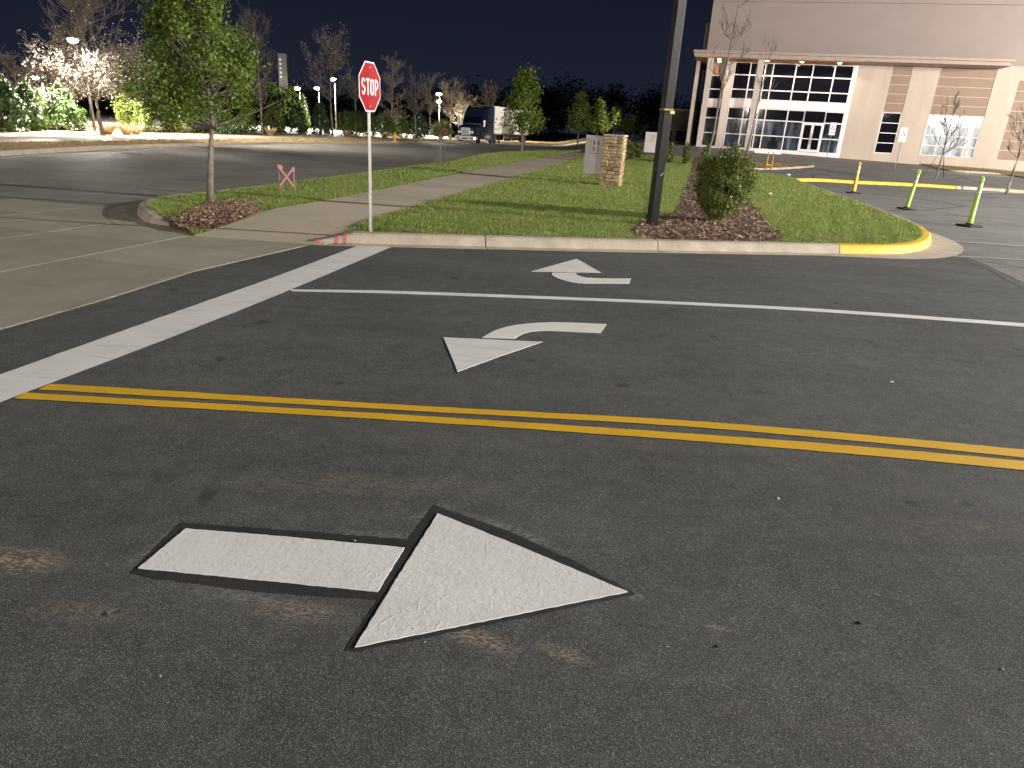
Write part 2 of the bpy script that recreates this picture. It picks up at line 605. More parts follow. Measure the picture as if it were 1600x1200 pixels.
# ------------------------------------------------------------------ surface builders
def sheet_mesh(name, poly, off, cell=1.5):
    """flat polygon draped over the terrain"""
    bm = bmesh.new()
    cv, ce, cf = delaunay_2d_cdt([Vector((float(p[0]), float(p[1]))) for p in poly], [], [list(range(len(poly)))], 1, 1e-6)[:3]
    vs = [bm.verts.new((v[0], v[1], 0)) for v in cv]
    for f in cf:
        bm.faces.new([vs[i] for i in f])
    xs, ys = [p[0] for p in poly], [p[1] for p in poly]
    if max(ys) > 30 and max(xs) > 3:
        for ax, lo, hi in ((0, max(min(xs), 1), min(max(xs), 70)), (1, max(min(ys), 28), min(max(ys), 110))):
            k = math.ceil(lo / cell) * cell
            while k < hi:
                co = (k, 0, 0) if ax == 0 else (0, k, 0)
                no = (1, 0, 0) if ax == 0 else (0, 1, 0)
                bmesh.ops.bisect_plane(bm, geom=bm.verts[:] + bm.edges[:] + bm.faces[:], plane_co=co, plane_no=no, dist=1e-5)
                k += cell
    raised = 0.145 < off < 0.169
    if raised and min(ys) < 12.5 and min(xs) < 0 and max(xs) > -7:
        for ax, lo, hi in ((0, -7.0, -0.9), (1, 9.6, 12.6)):
            k = lo
            while k < hi:
                co = (k, 0, 0) if ax == 0 else (0, k, 0)
                no = (1, 0, 0) if ax == 0 else (0, 1, 0)
                bmesh.ops.bisect_plane(bm, geom=bm.verts[:] + bm.edges[:] + bm.faces[:], plane_co=co, plane_no=no, dist=1e-5)
                k += 0.3
    for v in bm.verts:
        v.co.z = float(hgt(v.co.x, v.co.y)) + off - (float(dip(v.co.x, v.co.y)) if raised else 0.0)
    bmesh.ops.recalc_face_normals(bm, faces=bm.faces[:])
    for f in bm.faces:
        if f.normal.z < 0:
            f.normal_flip()
    me = bpy.data.meshes.new(name)
    bm.to_mesh(me)
    bm.free()
    return me


def sheet(name, poly, off, mat, parent=None, kind=None, skirt=0.0):
    me = sheet_mesh(name, poly, off)
    if skirt:
        bm = bmesh.new()
        bm.from_mesh(me)
        ed = [e for e in bm.edges if e.is_boundary]
        g = bmesh.ops.extrude_edge_only(bm, edges=ed)
        for v in g['geom']:
            if isinstance(v, bmesh.types.BMVert):
                v.co.z -= skirt
        bmesh.ops.recalc_face_normals(bm, faces=bm.faces[:])
        bm.to_mesh(me)
        bm.free()
    o = obj(name, me, mat, parent)
    if kind:
        o['kind'] = kind
    return o


def pxs(pts, off=0.0):
    return [tuple(G(px, py, off)[:2]) for px, py in pts]


def resample(pts, step):
    """Catmull-Rom through pts, evenly spaced"""
    P = [np.array(p[:2], float) for p in pts]
    P = [2 * P[0] - P[1]] + P + [2 * P[-1] - P[-2]]
    out = []
    for i in range(1, len(P) - 2):
        for k in range(24):
            t = k / 24
            a, b, c, d = P[i - 1], P[i], P[i + 1], P[i + 2]
            out.append(0.5 * (2 * b + (c - a) * t + (2 * a - 5 * b + 4 * c - d) * t * t + (3 * b - a - 3 * c + d) * t ** 3))
    out.append(P[-2])
    out = np.array(out)
    s = np.concatenate([[0], np.cumsum(np.linalg.norm(np.diff(out, axis=0), axis=1))])
    n = max(2, int(s[-1] / step) + 1)
    q = np.linspace(0, s[-1], n)
    return np.stack([np.interp(q, s, out[:, 0]), np.interp(q, s, out[:, 1])], 1), q


def normals2(pts):
    d = np.gradient(pts, axis=0)
    d /= np.linalg.norm(d, axis=1)[:, None]
    return np.stack([-d[:, 1], d[:, 0]], 1)   # left of travel


def sweep(pts, nrm, prof, hs=None, off=0.0, mats=None):
    """profile (a: to the left of travel, z) swept along pts, closed, capped"""
    mb = MB()
    n, k = len(pts), len(prof)
    vs = []
    for i in range(n):
        h = 1.0 if hs is None else hs[i]
        for a, z in prof:
            x, y = pts[i][0] + nrm[i][0] * a, pts[i][1] + nrm[i][1] * a
            vs.append((x, y, hgt(pts[i][0], pts[i][1]) + off + (z * h if z > 0 else z)))
    fs = []
    ms = []
    for i in range(n - 1):
        for j in range(k):
            fs.append((i * k + j, (i + 1) * k + j, (i + 1) * k + (j + 1) % k, i * k + (j + 1) % k))
            ms.append(mats[j] if mats else 0)
    fs.append(tuple(range(k)))
    fs.append(tuple(range((n - 1) * k, n * k))[::-1])
    ms += [mats[0] if mats else 0] * 2
    mb.v = [tuple(map(float, v)) for v in vs]
    mb.f, mb.m, mb.s = fs, ms, [False] * len(fs)
    return mb


# ------------------------------------------------------------------ THE SETTING
sheet('ground', [(-400, -60), (400, -60), (400, 600), (-400, 600)], -0.10, M['ground'], kind='structure')

KP = [(-0.15, -0.05), (-0.15, 0.006), (0.0, 0.014), (0.03, 0.13), (0.06, 0.152), (0.19, 0.158), (0.19, -0.05)]
kerb_px = [(470, 380.5), (530, 382.5), (700, 386.5), (900, 391), (1050, 394), (1200, 396.5), (1318, 398.5), (1395, 399), (1436, 394), (1453, 384), (1450, 372), (1428, 358), (1374, 335), (1314, 311.5), (1256, 290), (1236, 281)]
kerb_w = pxs(kerb_px)
kpts, ks = resample(kerb_w, 0.12)
knr = normals2(kpts)

# street (left) and the car park, then the newer driveway
farkerb_px = [(-260, 268), (-120, 255), (0, 245), (110, 238), (250, 231), (413, 226), (560, 225), (700, 223), (790, 224.5), (880, 228)]
farkerb_w = pxs(farkerb_px)
fk, _ = resample(farkerb_w, 0.8)
last = fk[-1]
fk = np.concatenate([fk, [last + np.array([6, 4.5]), last + np.array([14, 8.0]), last + np.array([30, 12.0])]])
street_poly = [tuple(p) for p in fk] + [(60, 60), (60, 42), (4, 42), (-2.9, 30), (-5.3, 14), (-6, 9), (-3.6, 4), (-4.5, -12), (-30, -20)]
sheet('street', street_poly, 0.0, M['asphalt_street'], kind='structure')
lot_poly = [(5.0, -14), (80, -14), (80, 48), (48, 60), (7, 73), (-3, 62), (-2.2, 30), (-2.2, 9.7)]
sheet('car_park', lot_poly, 0.006, M['asphalt_old'], kind='structure')
ap0 = np.array(G(-300, 600)[:2])
apron_edge = [tuple(G(*p)[:2]) for p in ((0, 518), (150, 475), (300, 427), (490, 383))]
seam = pxs([(1484, 393), (1530, 410), (1660, 470)])
gut = pxs([(459, 382), (557, 385), (756, 390), (944, 394), (1150, 398), (1311, 400), (1394, 402), (1462, 398)])
drive_poly = [(-4.35, 3.2), (-4.9, -3), (-5.5, -14), (14, -14), (11, 3)] + [seam[2], seam[1], seam[0]] + gut[::-1] + apron_edge[::-1]
sheet('driveway', drive_poly, 0.012, M['asphalt_drive'], kind='structure')

# concrete apron in panels
apron = tag(empty('concrete_apron'), 'weathered concrete apron of scored panels between street and driveway', None, None, 'structure')
A0 = np.array([-3.78, 6.22])
d1 = np.array([0.213, 0.977])
d2 = np.array([-0.977, 0.213])


def apron_left(a):   # driveway edge: bends a little along its length
    ys = [p[1] for p in apron_edge]
    return np.interp(A0[1] + a * 0.977, [-14] + ys, [-4.9] + [p[0] for p in apron_edge])


for ia in range(-12, 4):
    a0, a1 = ia * 1.225, (ia + 1) * 1.225
    for ib in range(4):
        b0, b1 = ib * 1.62, (ib + 1) * 1.62
        q = []
        for a, b in ((a0 + 0.006, b0 + 0.006), (a1 - 0.006, b0 + 0.006), (a1 - 0.006, b1 - 0.006), (a0 + 0.006, b1 - 0.006)):
            p = A0 + d1 * a + d2 * b
            if ib == 0 and b < 0.1:
                p = np.array([apron_left(a), A0[1] + 0.977 * a])
            q.append(p)
        mb = MB()
        z = 0.016 + random.uniform(0, 0.001)
        mb.prism([tuple(p) for p in q], 'z', -0.05, z)
        mb.build('concrete_panel', M['apron'], apron)
# light lip of broken edge along the driveway joint
lip, _ = resample(apron_edge, 0.1)
ln = normals2(lip)
mb = MB()
for i in range(len(lip) - 1):
    w0 = 0.02 + 0.012 * math.sin(i * 1.7) + random.uniform(-0.008, 0.012)
    p, q = lip[i], lip[i + 1]
    mb.add([(*(p - ln[i] * 0.012), 0.022), (*(q - ln[i] * 0.012), 0.022), (*(q + ln[i] * w0), 0.023), (*(p + ln[i] * w0), 0.023)], [(0, 1, 2, 3)])
mb.build('apron_edge', M['concrete'], apron)

# sidewalk in panels
swl = pxs([(303, 357), (372, 343), (407, 333), (537, 310), (700, 276), (790, 258), (892, 239)], 0.12)
swr = pxs([(505, 371), (545, 357), (586, 344), (700, 310), (790, 283), (860, 262), (917, 240)], 0.12)
sl, _ = resample(swl, 0.5)
sr, _ = resample(swr, 0.5)
N = 40
il = np.linspace(0, 1, N + 1)
pick = lambda arr, t: np.array([np.interp(t, np.linspace(0, 1, len(arr)), arr[:, 0]), np.interp(t, np.linspace(0, 1, len(arr)), arr[:, 1])])
walk = tag(empty('sidewalk'), 'concrete sidewalk of square panels running away between two strips of lawn', None, None, 'structure')


def walk_z(s):
    return 0.02 + 0.135 * float(sstep(s / 2.2))


Ls = np.linalg.norm(sl[-1] - sl[0])
step = Ls / N
for i in range(N):
    a, b = il[i], il[i + 1]
    g = 0.008 / Ls
    q = [pick(sl, a + g), pick(sl, b - g), pick(sr, b - g), pick(sr, a + g)]
    zz = [walk_z(a * Ls), walk_z(b * Ls)]
    mb = MB()
    h = [float(hgt(*p)) for p in q]
    top = [(*q[0], zz[0] + h[0]), (*q[1], zz[1] + h[1]), (*q[2], zz[1] + h[2]), (*q[3], zz[0] + h[3])]
    bot = [(p[0], p[1], p[2] - 0.2) for p in top]
    mb.add(top + bot, [(0, 3, 2, 1), (0, 1, 5, 4), (1, 2, 6, 5), (2, 3, 7, 6), (3, 0, 4, 7)])
    mb.build('sidewalk_panel', M['sidewalk'], walk)

# main kerb
hs = np.clip((ks - 0.05) / 0.65, 0.12, 1.0)
kerb = tag(empty('kerb'), 'concrete kerb between driveway and lawn with yellow painted nose', None, None, 'structure')
cutx = [proj((*p, 0.0))[0] for p in kpts]
i_tip = int(np.argmax(cutx))
joints = [0]
for jx in (760, 1027, 1316, 1427):
    joints.append(int(np.argmin([abs(c - jx) if k < i_tip else 1e9 for k, c in enumerate(cutx)])))
ynose = joints[3]
yend = int(np.argmin([abs(c - 1440) if k > i_tip else 1e9 for k, c in enumerate(cutx)]))
joints += [yend]
k = yend
while k + 26 < len(kpts) - 8:
    k += 26
    joints.append(k)
joints.append(len(kpts) - 1)
NOSE = [(-0.42, -0.05), (-0.42, 0.006)] + KP[2:]
for a, b in zip(joints[:-1], joints[1:]):
    yellow = ynose <= a < yend
    nose = b > ynose and a <= yend + 30
    pr = [list(p) for p in KP]
    mats = [0, 0, 0, 0, 0, 0, 0] if not yellow else [0, 0, 1, 1, 1, 1, 0]
    seg = slice(a, b + 1)
    P_ = kpts[seg].copy()
    dd = (P_[1] - P_[0]) / np.linalg.norm(P_[1] - P_[0]) * 0.008
    P_[0] = P_[0] + dd
    P_[-1] = P_[-1] - dd
    mb = sweep(P_, knr[seg], pr, hs[seg], 0.012, mats)
    o = mb.build('kerb_section', [M['concrete'], M['yellow_kerb']], kerb)
    if yellow:
        o['label'] = 'kerb section painted yellow at the nose of the lawn'
# concrete pan that widens round the nose
i0, i1 = ynose - 6, min(len(kpts) - 1, yend + 6)
mb = MB()
cnt = i1 - i0
for i in range(i0, i1):
    def pan(i):
        t = (i - i0) / cnt
        w = 0.16 + 0.42 * math.sin(PI * min(1, t * 1.0)) ** 1.2
        return kpts[i] - knr[i] * w
    p, q = kpts[i], kpts[i + 1]
    a, b = pan(i), pan(i + 1)
    mb.add([(*a, 0.0165), (*b, 0.0165), (*(q - knr[i + 1] * 0.02), 0.024), (*(p - knr[i] * 0.02), 0.024)], [(0, 1, 2, 3)])
mb.build('gutter_pan', M['concrete'], kerb)
# spray-paint marks on the kerb
for k, (px, lean) in enumerate(((502, -0.02), (521, 0.05), (540, 0.03))):
    i = int(np.argmin([abs(c - px) if j < i_tip else 1e9 for j, c in enumerate(cutx)]))
    p, nn = kpts[i], knr[i]
    tt = np.array([nn[1], -nn[0]])
    mb = MB()
    prof = [(x, z * hs[i] + 0.016) for x, z in KP[2:6]]
    prof = [(prof[0][0] - 0.10, 0.023)] + [(x - 0.004, z + 0.003) for x, z in prof]
    for j in range(len(prof) - 1):
        (x0, z0), (x1, z1) = prof[j], prof[j + 1]
        s0, s1 = lean * j / 4, lean * (j + 1) / 4
        w0, w1 = 0.022 + random.uniform(-.006, .008), 0.022 + random.uniform(-.006, .008)
        A = [p + nn * x0 + tt * (s0 - w0), p + nn * x0 + tt * (s0 + w0), p + nn * x1 + tt * (s1 + w1), p + nn * x1 + tt * (s1 - w1)]
        mb.add([(*A[0], z0), (*A[1], z0), (*A[2], z1), (*A[3], z1)], [(0, 1, 2, 3)])
    o = mb.build('paint_mark', M['pink'], kerb)

# strip of lawn between street and sidewalk, and its kerb
strip_px = [(300, 358), (270, 356), (232, 350.5), (217, 341), (216, 332), (230, 324.5), (250, 320.5), (277, 316.5), (349, 308.5), (440, 296), (505, 286.5), (667, 262), (694, 258.5), (769, 243), (850, 238.5), (905, 237)]
strip_w = pxs(strip_px)
tp, tq = resample(strip_w, 0.25)
tn = normals2(tp)
ths = np.clip(tq / 1.0, 0.15, 1.0)
SKP = [(0.42, -0.05), (0.42, 0.005), (0.0, 0.012), (-0.03, 0.13), (-0.06, 0.15), (-0.18, 0.155), (-0.18, -0.05)]
sk = tag(empty('street_kerb'), 'concrete kerb curving round the end of the planted strip', None, None, 'structure')
j = 0
while j < len(tp) - 1:
    e = min(j + 12, len(tp) - 1)
    if len(tp) - 1 - e < 6:
        e = len(tp) - 1
    P_ = tp[j:e + 1].copy()
    dd = (P_[1] - P_[0]) / np.linalg.norm(P_[1] - P_[0]) * 0.006
    P_[0] += dd
    P_[-1] -= dd
    sweep(P_, tn[j:e + 1], SKP, ths[j:e + 1], 0.016).build('kerb_section', M['concrete'], sk)
    j = e
inner = [tuple(p - n * 0.16) for p, n in zip(tp, tn)]
strip_poly = inner[2:] + [tuple(p) for p in sl[::-1]]
strip = sheet('planting_strip', strip_poly, 0.150, M['soil'], kind='structure', skirt=0.2)

# main lawn
kin = [tuple(p + n * 0.17) for p, n in zip(kpts, knr)]
lawn_far = pxs([(1162, 265), (1120, 254), (1085, 246), (1030, 243), (974, 242), (930, 241)], 0.15)
k0 = int(np.searchsorted(ks, 0.7))
lawn_poly = [tuple(p) for p in sr[1:]][::-1] + kin[k0::2] + lawn_far
sheet('lawn', lawn_poly, 0.150, M['soil'], kind='structure', skirt=0.2)

# mulch bed
mulch_px = [(1010, 372), (1150, 377), (1222, 372), (1196, 345), (1175, 318), (1150, 300), (1125, 280), (1112, 262), (1097, 247), (1084, 247), (1080, 262), (1072, 290), (1058, 325), (1040, 335), (1000, 346), (985, 362)]
mulch_w = pxs(mulch_px, 0.17)
mz, _ = resample(mulch_w + [mulch_w[0]], 0.25)
sheet('mulch_bed', [tuple(p) for p in mz[:-1]], 0.166, M['mulch_bed'], kind='structure', skirt=0.1)
mulch2_w = pxs([(262, 338), (300, 331), (330, 317), (380, 316), (405, 324), (395, 334), (345, 344), (290, 348)], 0.16)
mz2, _ = resample(mulch2_w + [mulch2_w[0]], 0.2)
sheet('mulch_ring', [tuple(p) for p in mz2[:-1]], 0.162, M['mulch_bed'], kind='structure', skirt=0.1)


def inside(poly, x, y):
    poly = np.asarray(poly)
    res = np.zeros(len(x), bool)
    j = len(poly) - 1
    for i in range(len(poly)):
        xi, yi, xj, yj = *poly[i], *poly[j]
        c = ((yi > y) != (yj > y)) & (x < (xj - xi) * (y - yi) / (yj - yi + 1e-12) + xi)
        res ^= c
        j = i
    return res


def grass_on(name, poly, off, mat, n, lo, hi, wid, holes=(), power=1.7, near=9.0, kind_h=1.0):
    """blades, denser near the camera"""
    P = np.asarray(poly)
    x0, x1, y0, y1 = P[:, 0].min(), P[:, 0].max(), P[:, 1].min(), P[:, 1].max()
    got = []
    tot = 0
    while tot < n:
        x = RNG.uniform(x0, x1, n)
        y = RNG.uniform(y0, y1, n)
        D = np.hypot(x, y)
        keep = RNG.random(n) < np.clip((near / np.maximum(D, 1)) ** power, 0, 1)
        keep &= inside(P, x, y)
        for h in holes:
            keep &= ~inside(h, x, y)
        patch = 0.5 + 0.5 * np.sin(x * 2.1 + np.sin(y * 1.7) * 1.3) * np.sin(y * 2.7 + x)
        keep &= RNG.random(n) < 0.6 + 0.4 * patch
        got.append(np.stack([x[keep], y[keep]], 1))
        tot += keep.sum()
        if tot == 0:
            break
    p = np.concatenate(got)[:n]
    n = len(p)
    D = np.hypot(p[:, 0], p[:, 1])
    z = hgt(p[:, 0], p[:, 1]) + off - dip(p[:, 0], p[:, 1])
    sc = np.clip(D / 14.0, 1, 3.5)
    a = RNG.uniform(0, 2 * PI, n)
    clump = 0.55 + 0.9 * (np.sin(p[:, 0] * 9.1 + p[:, 1] * 3.3) * np.sin(p[:, 1] * 8.3 - p[:, 0] * 2.7) * 0.5 + 0.5)
    h = RNG.uniform(lo, hi, n) * clump * kind_h * (0.8 + 0.2 * sc)
    w = wid * sc * RNG.uniform(0.6, 1.3, n)
    lean = RNG.uniform(0.1, 0.9, n) * h
    la = RNG.uniform(0, 2 * PI, n)
    V = np.zeros((n, 3, 3))
    V[:, 0, 0] = p[:, 0] - np.cos(a) * w / 2
    V[:, 0, 1] = p[:, 1] - np.sin(a) * w / 2
    V[:, 1, 0] = p[:, 0] + np.cos(a) * w / 2
    V[:, 1, 1] = p[:, 1] + np.sin(a) * w / 2
    V[:, 0, 2] = V[:, 1, 2] = z
    V[:, 2, 0] = p[:, 0] + np.cos(la) * lean
    V[:, 2, 1] = p[:, 1] + np.sin(la) * lean
    V[:, 2, 2] = z + h
    o = obj(name, np_mesh(name, V, 3), mat)
    o['kind'] = 'stuff'
    return o


tag(grass_on('lawn_grass', lawn_poly, 0.15, M['grass'], 260000, 0.025, 0.065, 0.012, [mz[:-1]]), 'short green lawn grass between kerb and sign', 'grass')
tag(grass_on('strip_grass', strip_poly, 0.15, M['grass'], 90000, 0.025, 0.065, 0.012, [mz2[:-1]]), 'green grass of the strip beside the street', 'grass')


def chips(name, poly, off, mat, n, L):
    P = np.asarray(poly)
    x0, x1, y0, y1 = P[:, 0].min(), P[:, 0].max(), P[:, 1].min(), P[:, 1].max()
    x = RNG.uniform(x0, x1, n * 8)
    y = RNG.uniform(y0, y1, n * 8)
    k = inside(P, x, y) & (RNG.random(n * 8) < np.clip((10 / np.hypot(x, y)) ** 1.3, 0, 1))
    x, y = x[k][:n], y[k][:n]
    n = len(x)
    z = hgt(x, y) - dip(x, y) + off + RNG.uniform(0, 0.03, n)
    a = RNG.uniform(0, 2 * PI, n)
    l = L * RNG.uniform(0.4, 1.3, n)
    w = l * RNG.uniform(0.2, 0.5, n)
    ti, tj = RNG.uniform(-0.5, 0.5, n), RNG.uniform(-0.6, 0.6, n)
    V = np.zeros((n, 4, 3))
    for q, (s1, s2) in enumerate(((-1, -1), (1, -1), (1, 1), (-1, 1))):
        V[:, q, 0] = x + s1 * np.cos(a) * l / 2 - s2 * np.sin(a) * w / 2
        V[:, q, 1] = y + s1 * np.sin(a) * l / 2 + s2 * np.cos(a) * w / 2
        V[:, q, 2] = z + 0.01 + s1 * ti * l / 2 + s2 * tj * w / 2
    o = obj(name, np_mesh(name, V, 4), mat)
    o['kind'] = 'stuff'
    return o


tag(chips('mulch', mz[:-1], 0.17, M['mulch_chip'], 26000, 0.06), 'brown shredded wood mulch round the bush', 'mulch')
tag(chips('mulch', mz2[:-1], 0.165, M['mulch_chip'], 6000, 0.06), 'brown wood mulch round the leafy tree', 'mulch')

# far side of the street: kerb, dormant grass verge, path, bed, second car park
fn = normals2(fk)
sweep(fk, fn, [(-0.4, -0.05), (-0.4, 0.006), (0.0, 0.012), (0.05, 0.15), (0.2, 0.155), (0.2, -0.05)], None, 0.004).build('far_kerb', M['concrete'])['kind'] = 'structure'
up1 = pxs([(-160, 228), (-80, 225), (0, 222.5), (160, 221), (250, 218.5), (400, 216.5), (560, 216.5), (700, 217.5)], 0.16)
up2 = pxs([(-160, 217), (-80, 215), (0, 212.5), (160, 212), (250, 210.5), (400, 211), (560, 211.5), (700, 213.5)], 0.18)
u1, _ = resample(up1, 1.5)
u2, _ = resample(up2, 1.5)
fin = [tuple(p + n * 0.19) for p, n in zip(fk, fn)]
tail = [(14, 118), (40, 122), (60, 140), (40, 175), (0, 170)]
sheet('verge', fin + tail[1::-1] + [(2, 112)] + [tuple(p) for p in u1[::-1]], 0.150, M['tan_grass'], kind='structure', skirt=0.2)
sheet('far_path', [tuple(p) for p in u1] + [tuple(p) for p in u2[::-1]], 0.160, mat_concrete('pale_path', (0.52, 0.48, 0.42), 0.8, 1.0), kind='structure')
bed_out = [tuple(p + np.array([-9, 5.5])) for p in u2]
sheet('shrub_bed', [tuple(p) for p in u2] + bed_out[::-1], 0.155, M['tan_grass'], kind='structure', skirt=0.2)
sheet('far_car_park', [(-140, 45), bed_out[0], *bed_out[4::3], (-12, 175), (-140, 175)], 0.05, pm('pale_asphalt', (0.22, 0.215, 0.20), (0.16, 0.155, 0.145), 0.3, 0.7), kind='structure')
sheet('far_green', pxs([(60, 178.5), (215, 178), (300, 180), (300, 176), (60, 174)], 0.05), 0.12, pm('lit_turf', (0.12, 0.19, 0.03), None, 1.0, 0.95), kind='structure')
tag(grass_on('verge_grass', fin + [(2, 112)] + [tuple(p) for p in u1[::-1]], 0.15, M['grass_tan'], 40000, 0.03, 0.07, 0.013, (), 1.0, 30), 'dormant tan grass beside the far kerb', 'grass')

for (px, D, rad) in ((158, 43.5, 1.5), (410, 59.5, 1.1), (556, 71.5, 1.2), (649, 75.5, 1.3), (519, 73.5, 1.0)):
    p = at(px, D, 205)
    rr_ = [rad * random.uniform(0.8, 1.15) for _ in range(18)]
    sheet('mulch_ring', [(p[0] + rr_[k] * math.cos(k * PI / 9), p[1] + rr_[k] * math.sin(k * PI / 9)) for k in range(18)], 0.172, M['mulch_bed'], kind='structure')
cp, _ = resample(pxs([(1474, 397), (1500, 405), (1522, 414), (1548, 424), (1575, 440), (1612, 458)]), 0.05)
cn = normals2(cp)
mb = MB()
off_ = np.cumsum(RNG.normal(0, 0.004, len(cp)))
for i in range(len(cp) - 1):
    w0 = 0.003 + 0.003 * abs(math.sin(i * 0.7)) + random.uniform(0, .002)
    a, b = cp[i] + cn[i] * off_[i], cp[i + 1] + cn[i + 1] * off_[i + 1]
    mb.add([(*(a - cn[i] * w0), .0165), (*(b - cn[i + 1] * w0), .0165), (*(b + cn[i + 1] * w0), .0165), (*(a + cn[i] * w0), .0165)], [(0, 1, 2, 3)])
mb.build('pavement_crack', M['sealant'], bpy.data.objects['driveway'])

# ------------------------------------------------------------------ ROAD MARKINGS
Z1, Z2, Z3 = 0.016, 0.020, 0.024


def line_band(name, top, bot, z, mat, label, cat):
    a, _ = resample(pxs(top), 0.08)
    b, _ = resample(pxs(bot), 0.08)
    n = min(len(a), len(b))
    A = np.stack([np.interp(np.linspace(0, 1, n), np.linspace(0, 1, len(a)), a[:, i]) for i in (0, 1)], 1)
    B = np.stack([np.interp(np.linspace(0, 1, n), np.linspace(0, 1, len(b)), b[:, i]) for i in (0, 1)], 1)
    A = A + RNG.uniform(-0.003, 0.003, A.shape)
    B = B + RNG.uniform(-0.003, 0.003, B.shape)
    mb = MB()
    for i in range(n - 1):
        mb.add([(*A[i], z), (*B[i], z), (*B[i + 1], z), (*A[i + 1], z)], [(0, 1, 2, 3)])
    o = mb.build(name, mat)
    return tag(o, label, cat)


line_band('stop_line', [(-120, 636), (0, 590), (260, 496), (430, 435), (556, 387)], [(-90, 668), (20, 626), (290, 522), (470, 449), (612, 388)], Z2, M['white_worn'],
          'broad worn white stop line painted across the left end of the driveway', 'stop line')
line_band('lane_line', [(452, 454.5), (620, 457), (900, 467), (1100, 475.5), (1300, 486), (1600, 507.5), (1720, 518)], [(458, 458), (620, 461.5), (900, 471.5), (1100, 480), (1300, 491), (1600, 513), (1720, 524)], Z1 + .001, M['white_line'],
          'thin white line between the two far turning lanes', 'lane line')
line_band('centre_line', [(80, 603), (620, 635.5), (1050, 659), (1330, 681), (1600, 706), (1760, 722)], [(60, 612), (620, 644), (1050, 668.5), (1330, 692), (1600, 718.5), (1760, 736)], Z1, M['yellow_line'],
          'far stripe of the double yellow centre line', 'centre line')['group'] = 'double yellow centre line'
line_band('centre_line', [(40, 617), (620, 651), (1050, 679), (1330, 700), (1600, 724), (1760, 740)], [(22, 626), (620, 660.5), (1050, 690), (1330, 713), (1600, 738.5), (1760, 757)], Z1, M['yellow_line'],
          'near stripe of the double yellow centre line', 'centre line')['group'] = 'double yellow centre line'


def plate(name, px, z, t, mat, parent, rag=0.0016):
    w0 = [np.array(p) for p in pxs(px)]
    w = []
    for i in range(len(w0)):
        a, b_ = w0[i], w0[(i + 1) % len(w0)]
        L = np.linalg.norm(b_ - a)
        m = max(1, int(L / 0.02))
        nn = np.array([-(b_ - a)[1], (b_ - a)[0]]) / (L + 1e-9)
        for k in range(m):
            w.append(tuple(a + (b_ - a) * k / m + nn * (random.uniform(-rag, rag) if k else 0)))
    mb = MB()
    mb.prism(w[::-1] if sum((w[i][0] * w[(i + 1) % len(w)][1] - w[(i + 1) % len(w)][0] * w[i][1]) for i in range(len(w))) < 0 else w, 'z', z, z + t)
    return mb.build(name, mat, parent)


def curve_px(pts, n=8):
    P = [np.array(p, float) for p in pts]
    P = [2 * P[0] - P[1]] + P + [2 * P[-1] - P[-2]]
    out = []
    for i in range(1, len(P) - 2):
        for k in range(n):
            t = k / n
            a, b, c, d = P[i - 1], P[i], P[i + 1], P[i + 2]
            out.append(tuple(0.5 * (2 * b + (c - a) * t + (2 * a - 5 * b + 4 * c - d) * t * t + (3 * b - a - 3 * c + d) * t ** 3)))
    out.append(tuple(P[-2]))
    return out


ar = tag(empty('road_arrow'), 'large white straight arrow edged in black primer in the nearest lane', 'road arrow', 'white arrows painted on the driveway')
plate('primer_border', [(203, 900), (283, 820), (500, 836), (637, 847), (677, 792), (800, 836), (905, 884), (993, 932), (980, 936), (556, 1023), (538, 1021), (590, 942), (400, 929), (230, 906)], 0.0125, 0.0008, M['sealant'], ar, 0.0035)
plate('arrow_shaft', [(217, 893), (291, 831), (460, 845), (632, 861), (590, 930), (400, 911)], 0.0140, 0.004, M['white_paint'], ar)
plate('arrow_head', [(684, 807), (810, 858), (980, 930), (770, 973), (555, 1017), (612, 922)], 0.0140, 0.004, M['white_paint'], ar)
ar = tag(empty('road_arrow'), 'white left turn arrow in the middle lane with tyre scuffs on its head', 'road arrow', 'white arrows painted on the driveway')
plate('arrow_head', [(693, 530), (848, 537), (780, 560), (715, 584)], 0.0145, 0.003, M['white_worn'], ar)
plate('arrow_shaft', curve_px([(753, 530.5), (775, 518.5), (806, 510.5), (850, 506.5), (890, 506.5)]) + [(948, 509), (938, 523)] + curve_px([(890, 521), (850, 519.5), (822, 522.5), (803, 532)]), 0.0145, 0.003, M['white_line'], ar)
ar = tag(empty('road_arrow'), 'small white right turn arrow nearest the kerb', 'road arrow', 'white arrows painted on the driveway')
plate('arrow_head', [(830, 426), (901, 406), (939, 428)], 0.0145, 0.003, M['white_worn'], ar)
plate('arrow_shaft', [(986, 437), (983, 445.5)] + curve_px([(940, 445), (905, 444.5), (878, 439), (863, 432), (863, 428)]) + [(899, 428.2)] + curve_px([(902, 432), (915, 435.5), (940, 437)]), 0.0145, 0.003, M['white_line'], ar)
for (a, b, c, d) in (((1380, 376), (1382, 377.5), (1640, 398), (1640, 396)), ((1375, 367.5), (1376, 368.5), (1640, 389), (1640, 387.5))):
    pass
# bay lines on the old car park
bl = tag(empty('bay_marking'), 'faded white parking bay lines on the right car park', None, None, 'structure')
for q in ([(1392, 369.5), (1620, 386), (1620, 388), (1392, 371)], [(1400, 395.5), (1620, 407), (1620, 409), (1400, 397)], [(1500, 299), (1640, 303), (1640, 304.5), (1500, 300.2)],
          [(1424, 264), (1560, 275), (1560, 276.5), (1424, 265.2)], [(1500, 272), (1620, 277.5), (1620, 278.8), (1500, 273)]):
    w = pxs(q)
    sheet('bay_line', w, 0.014, M['faded'], bl)

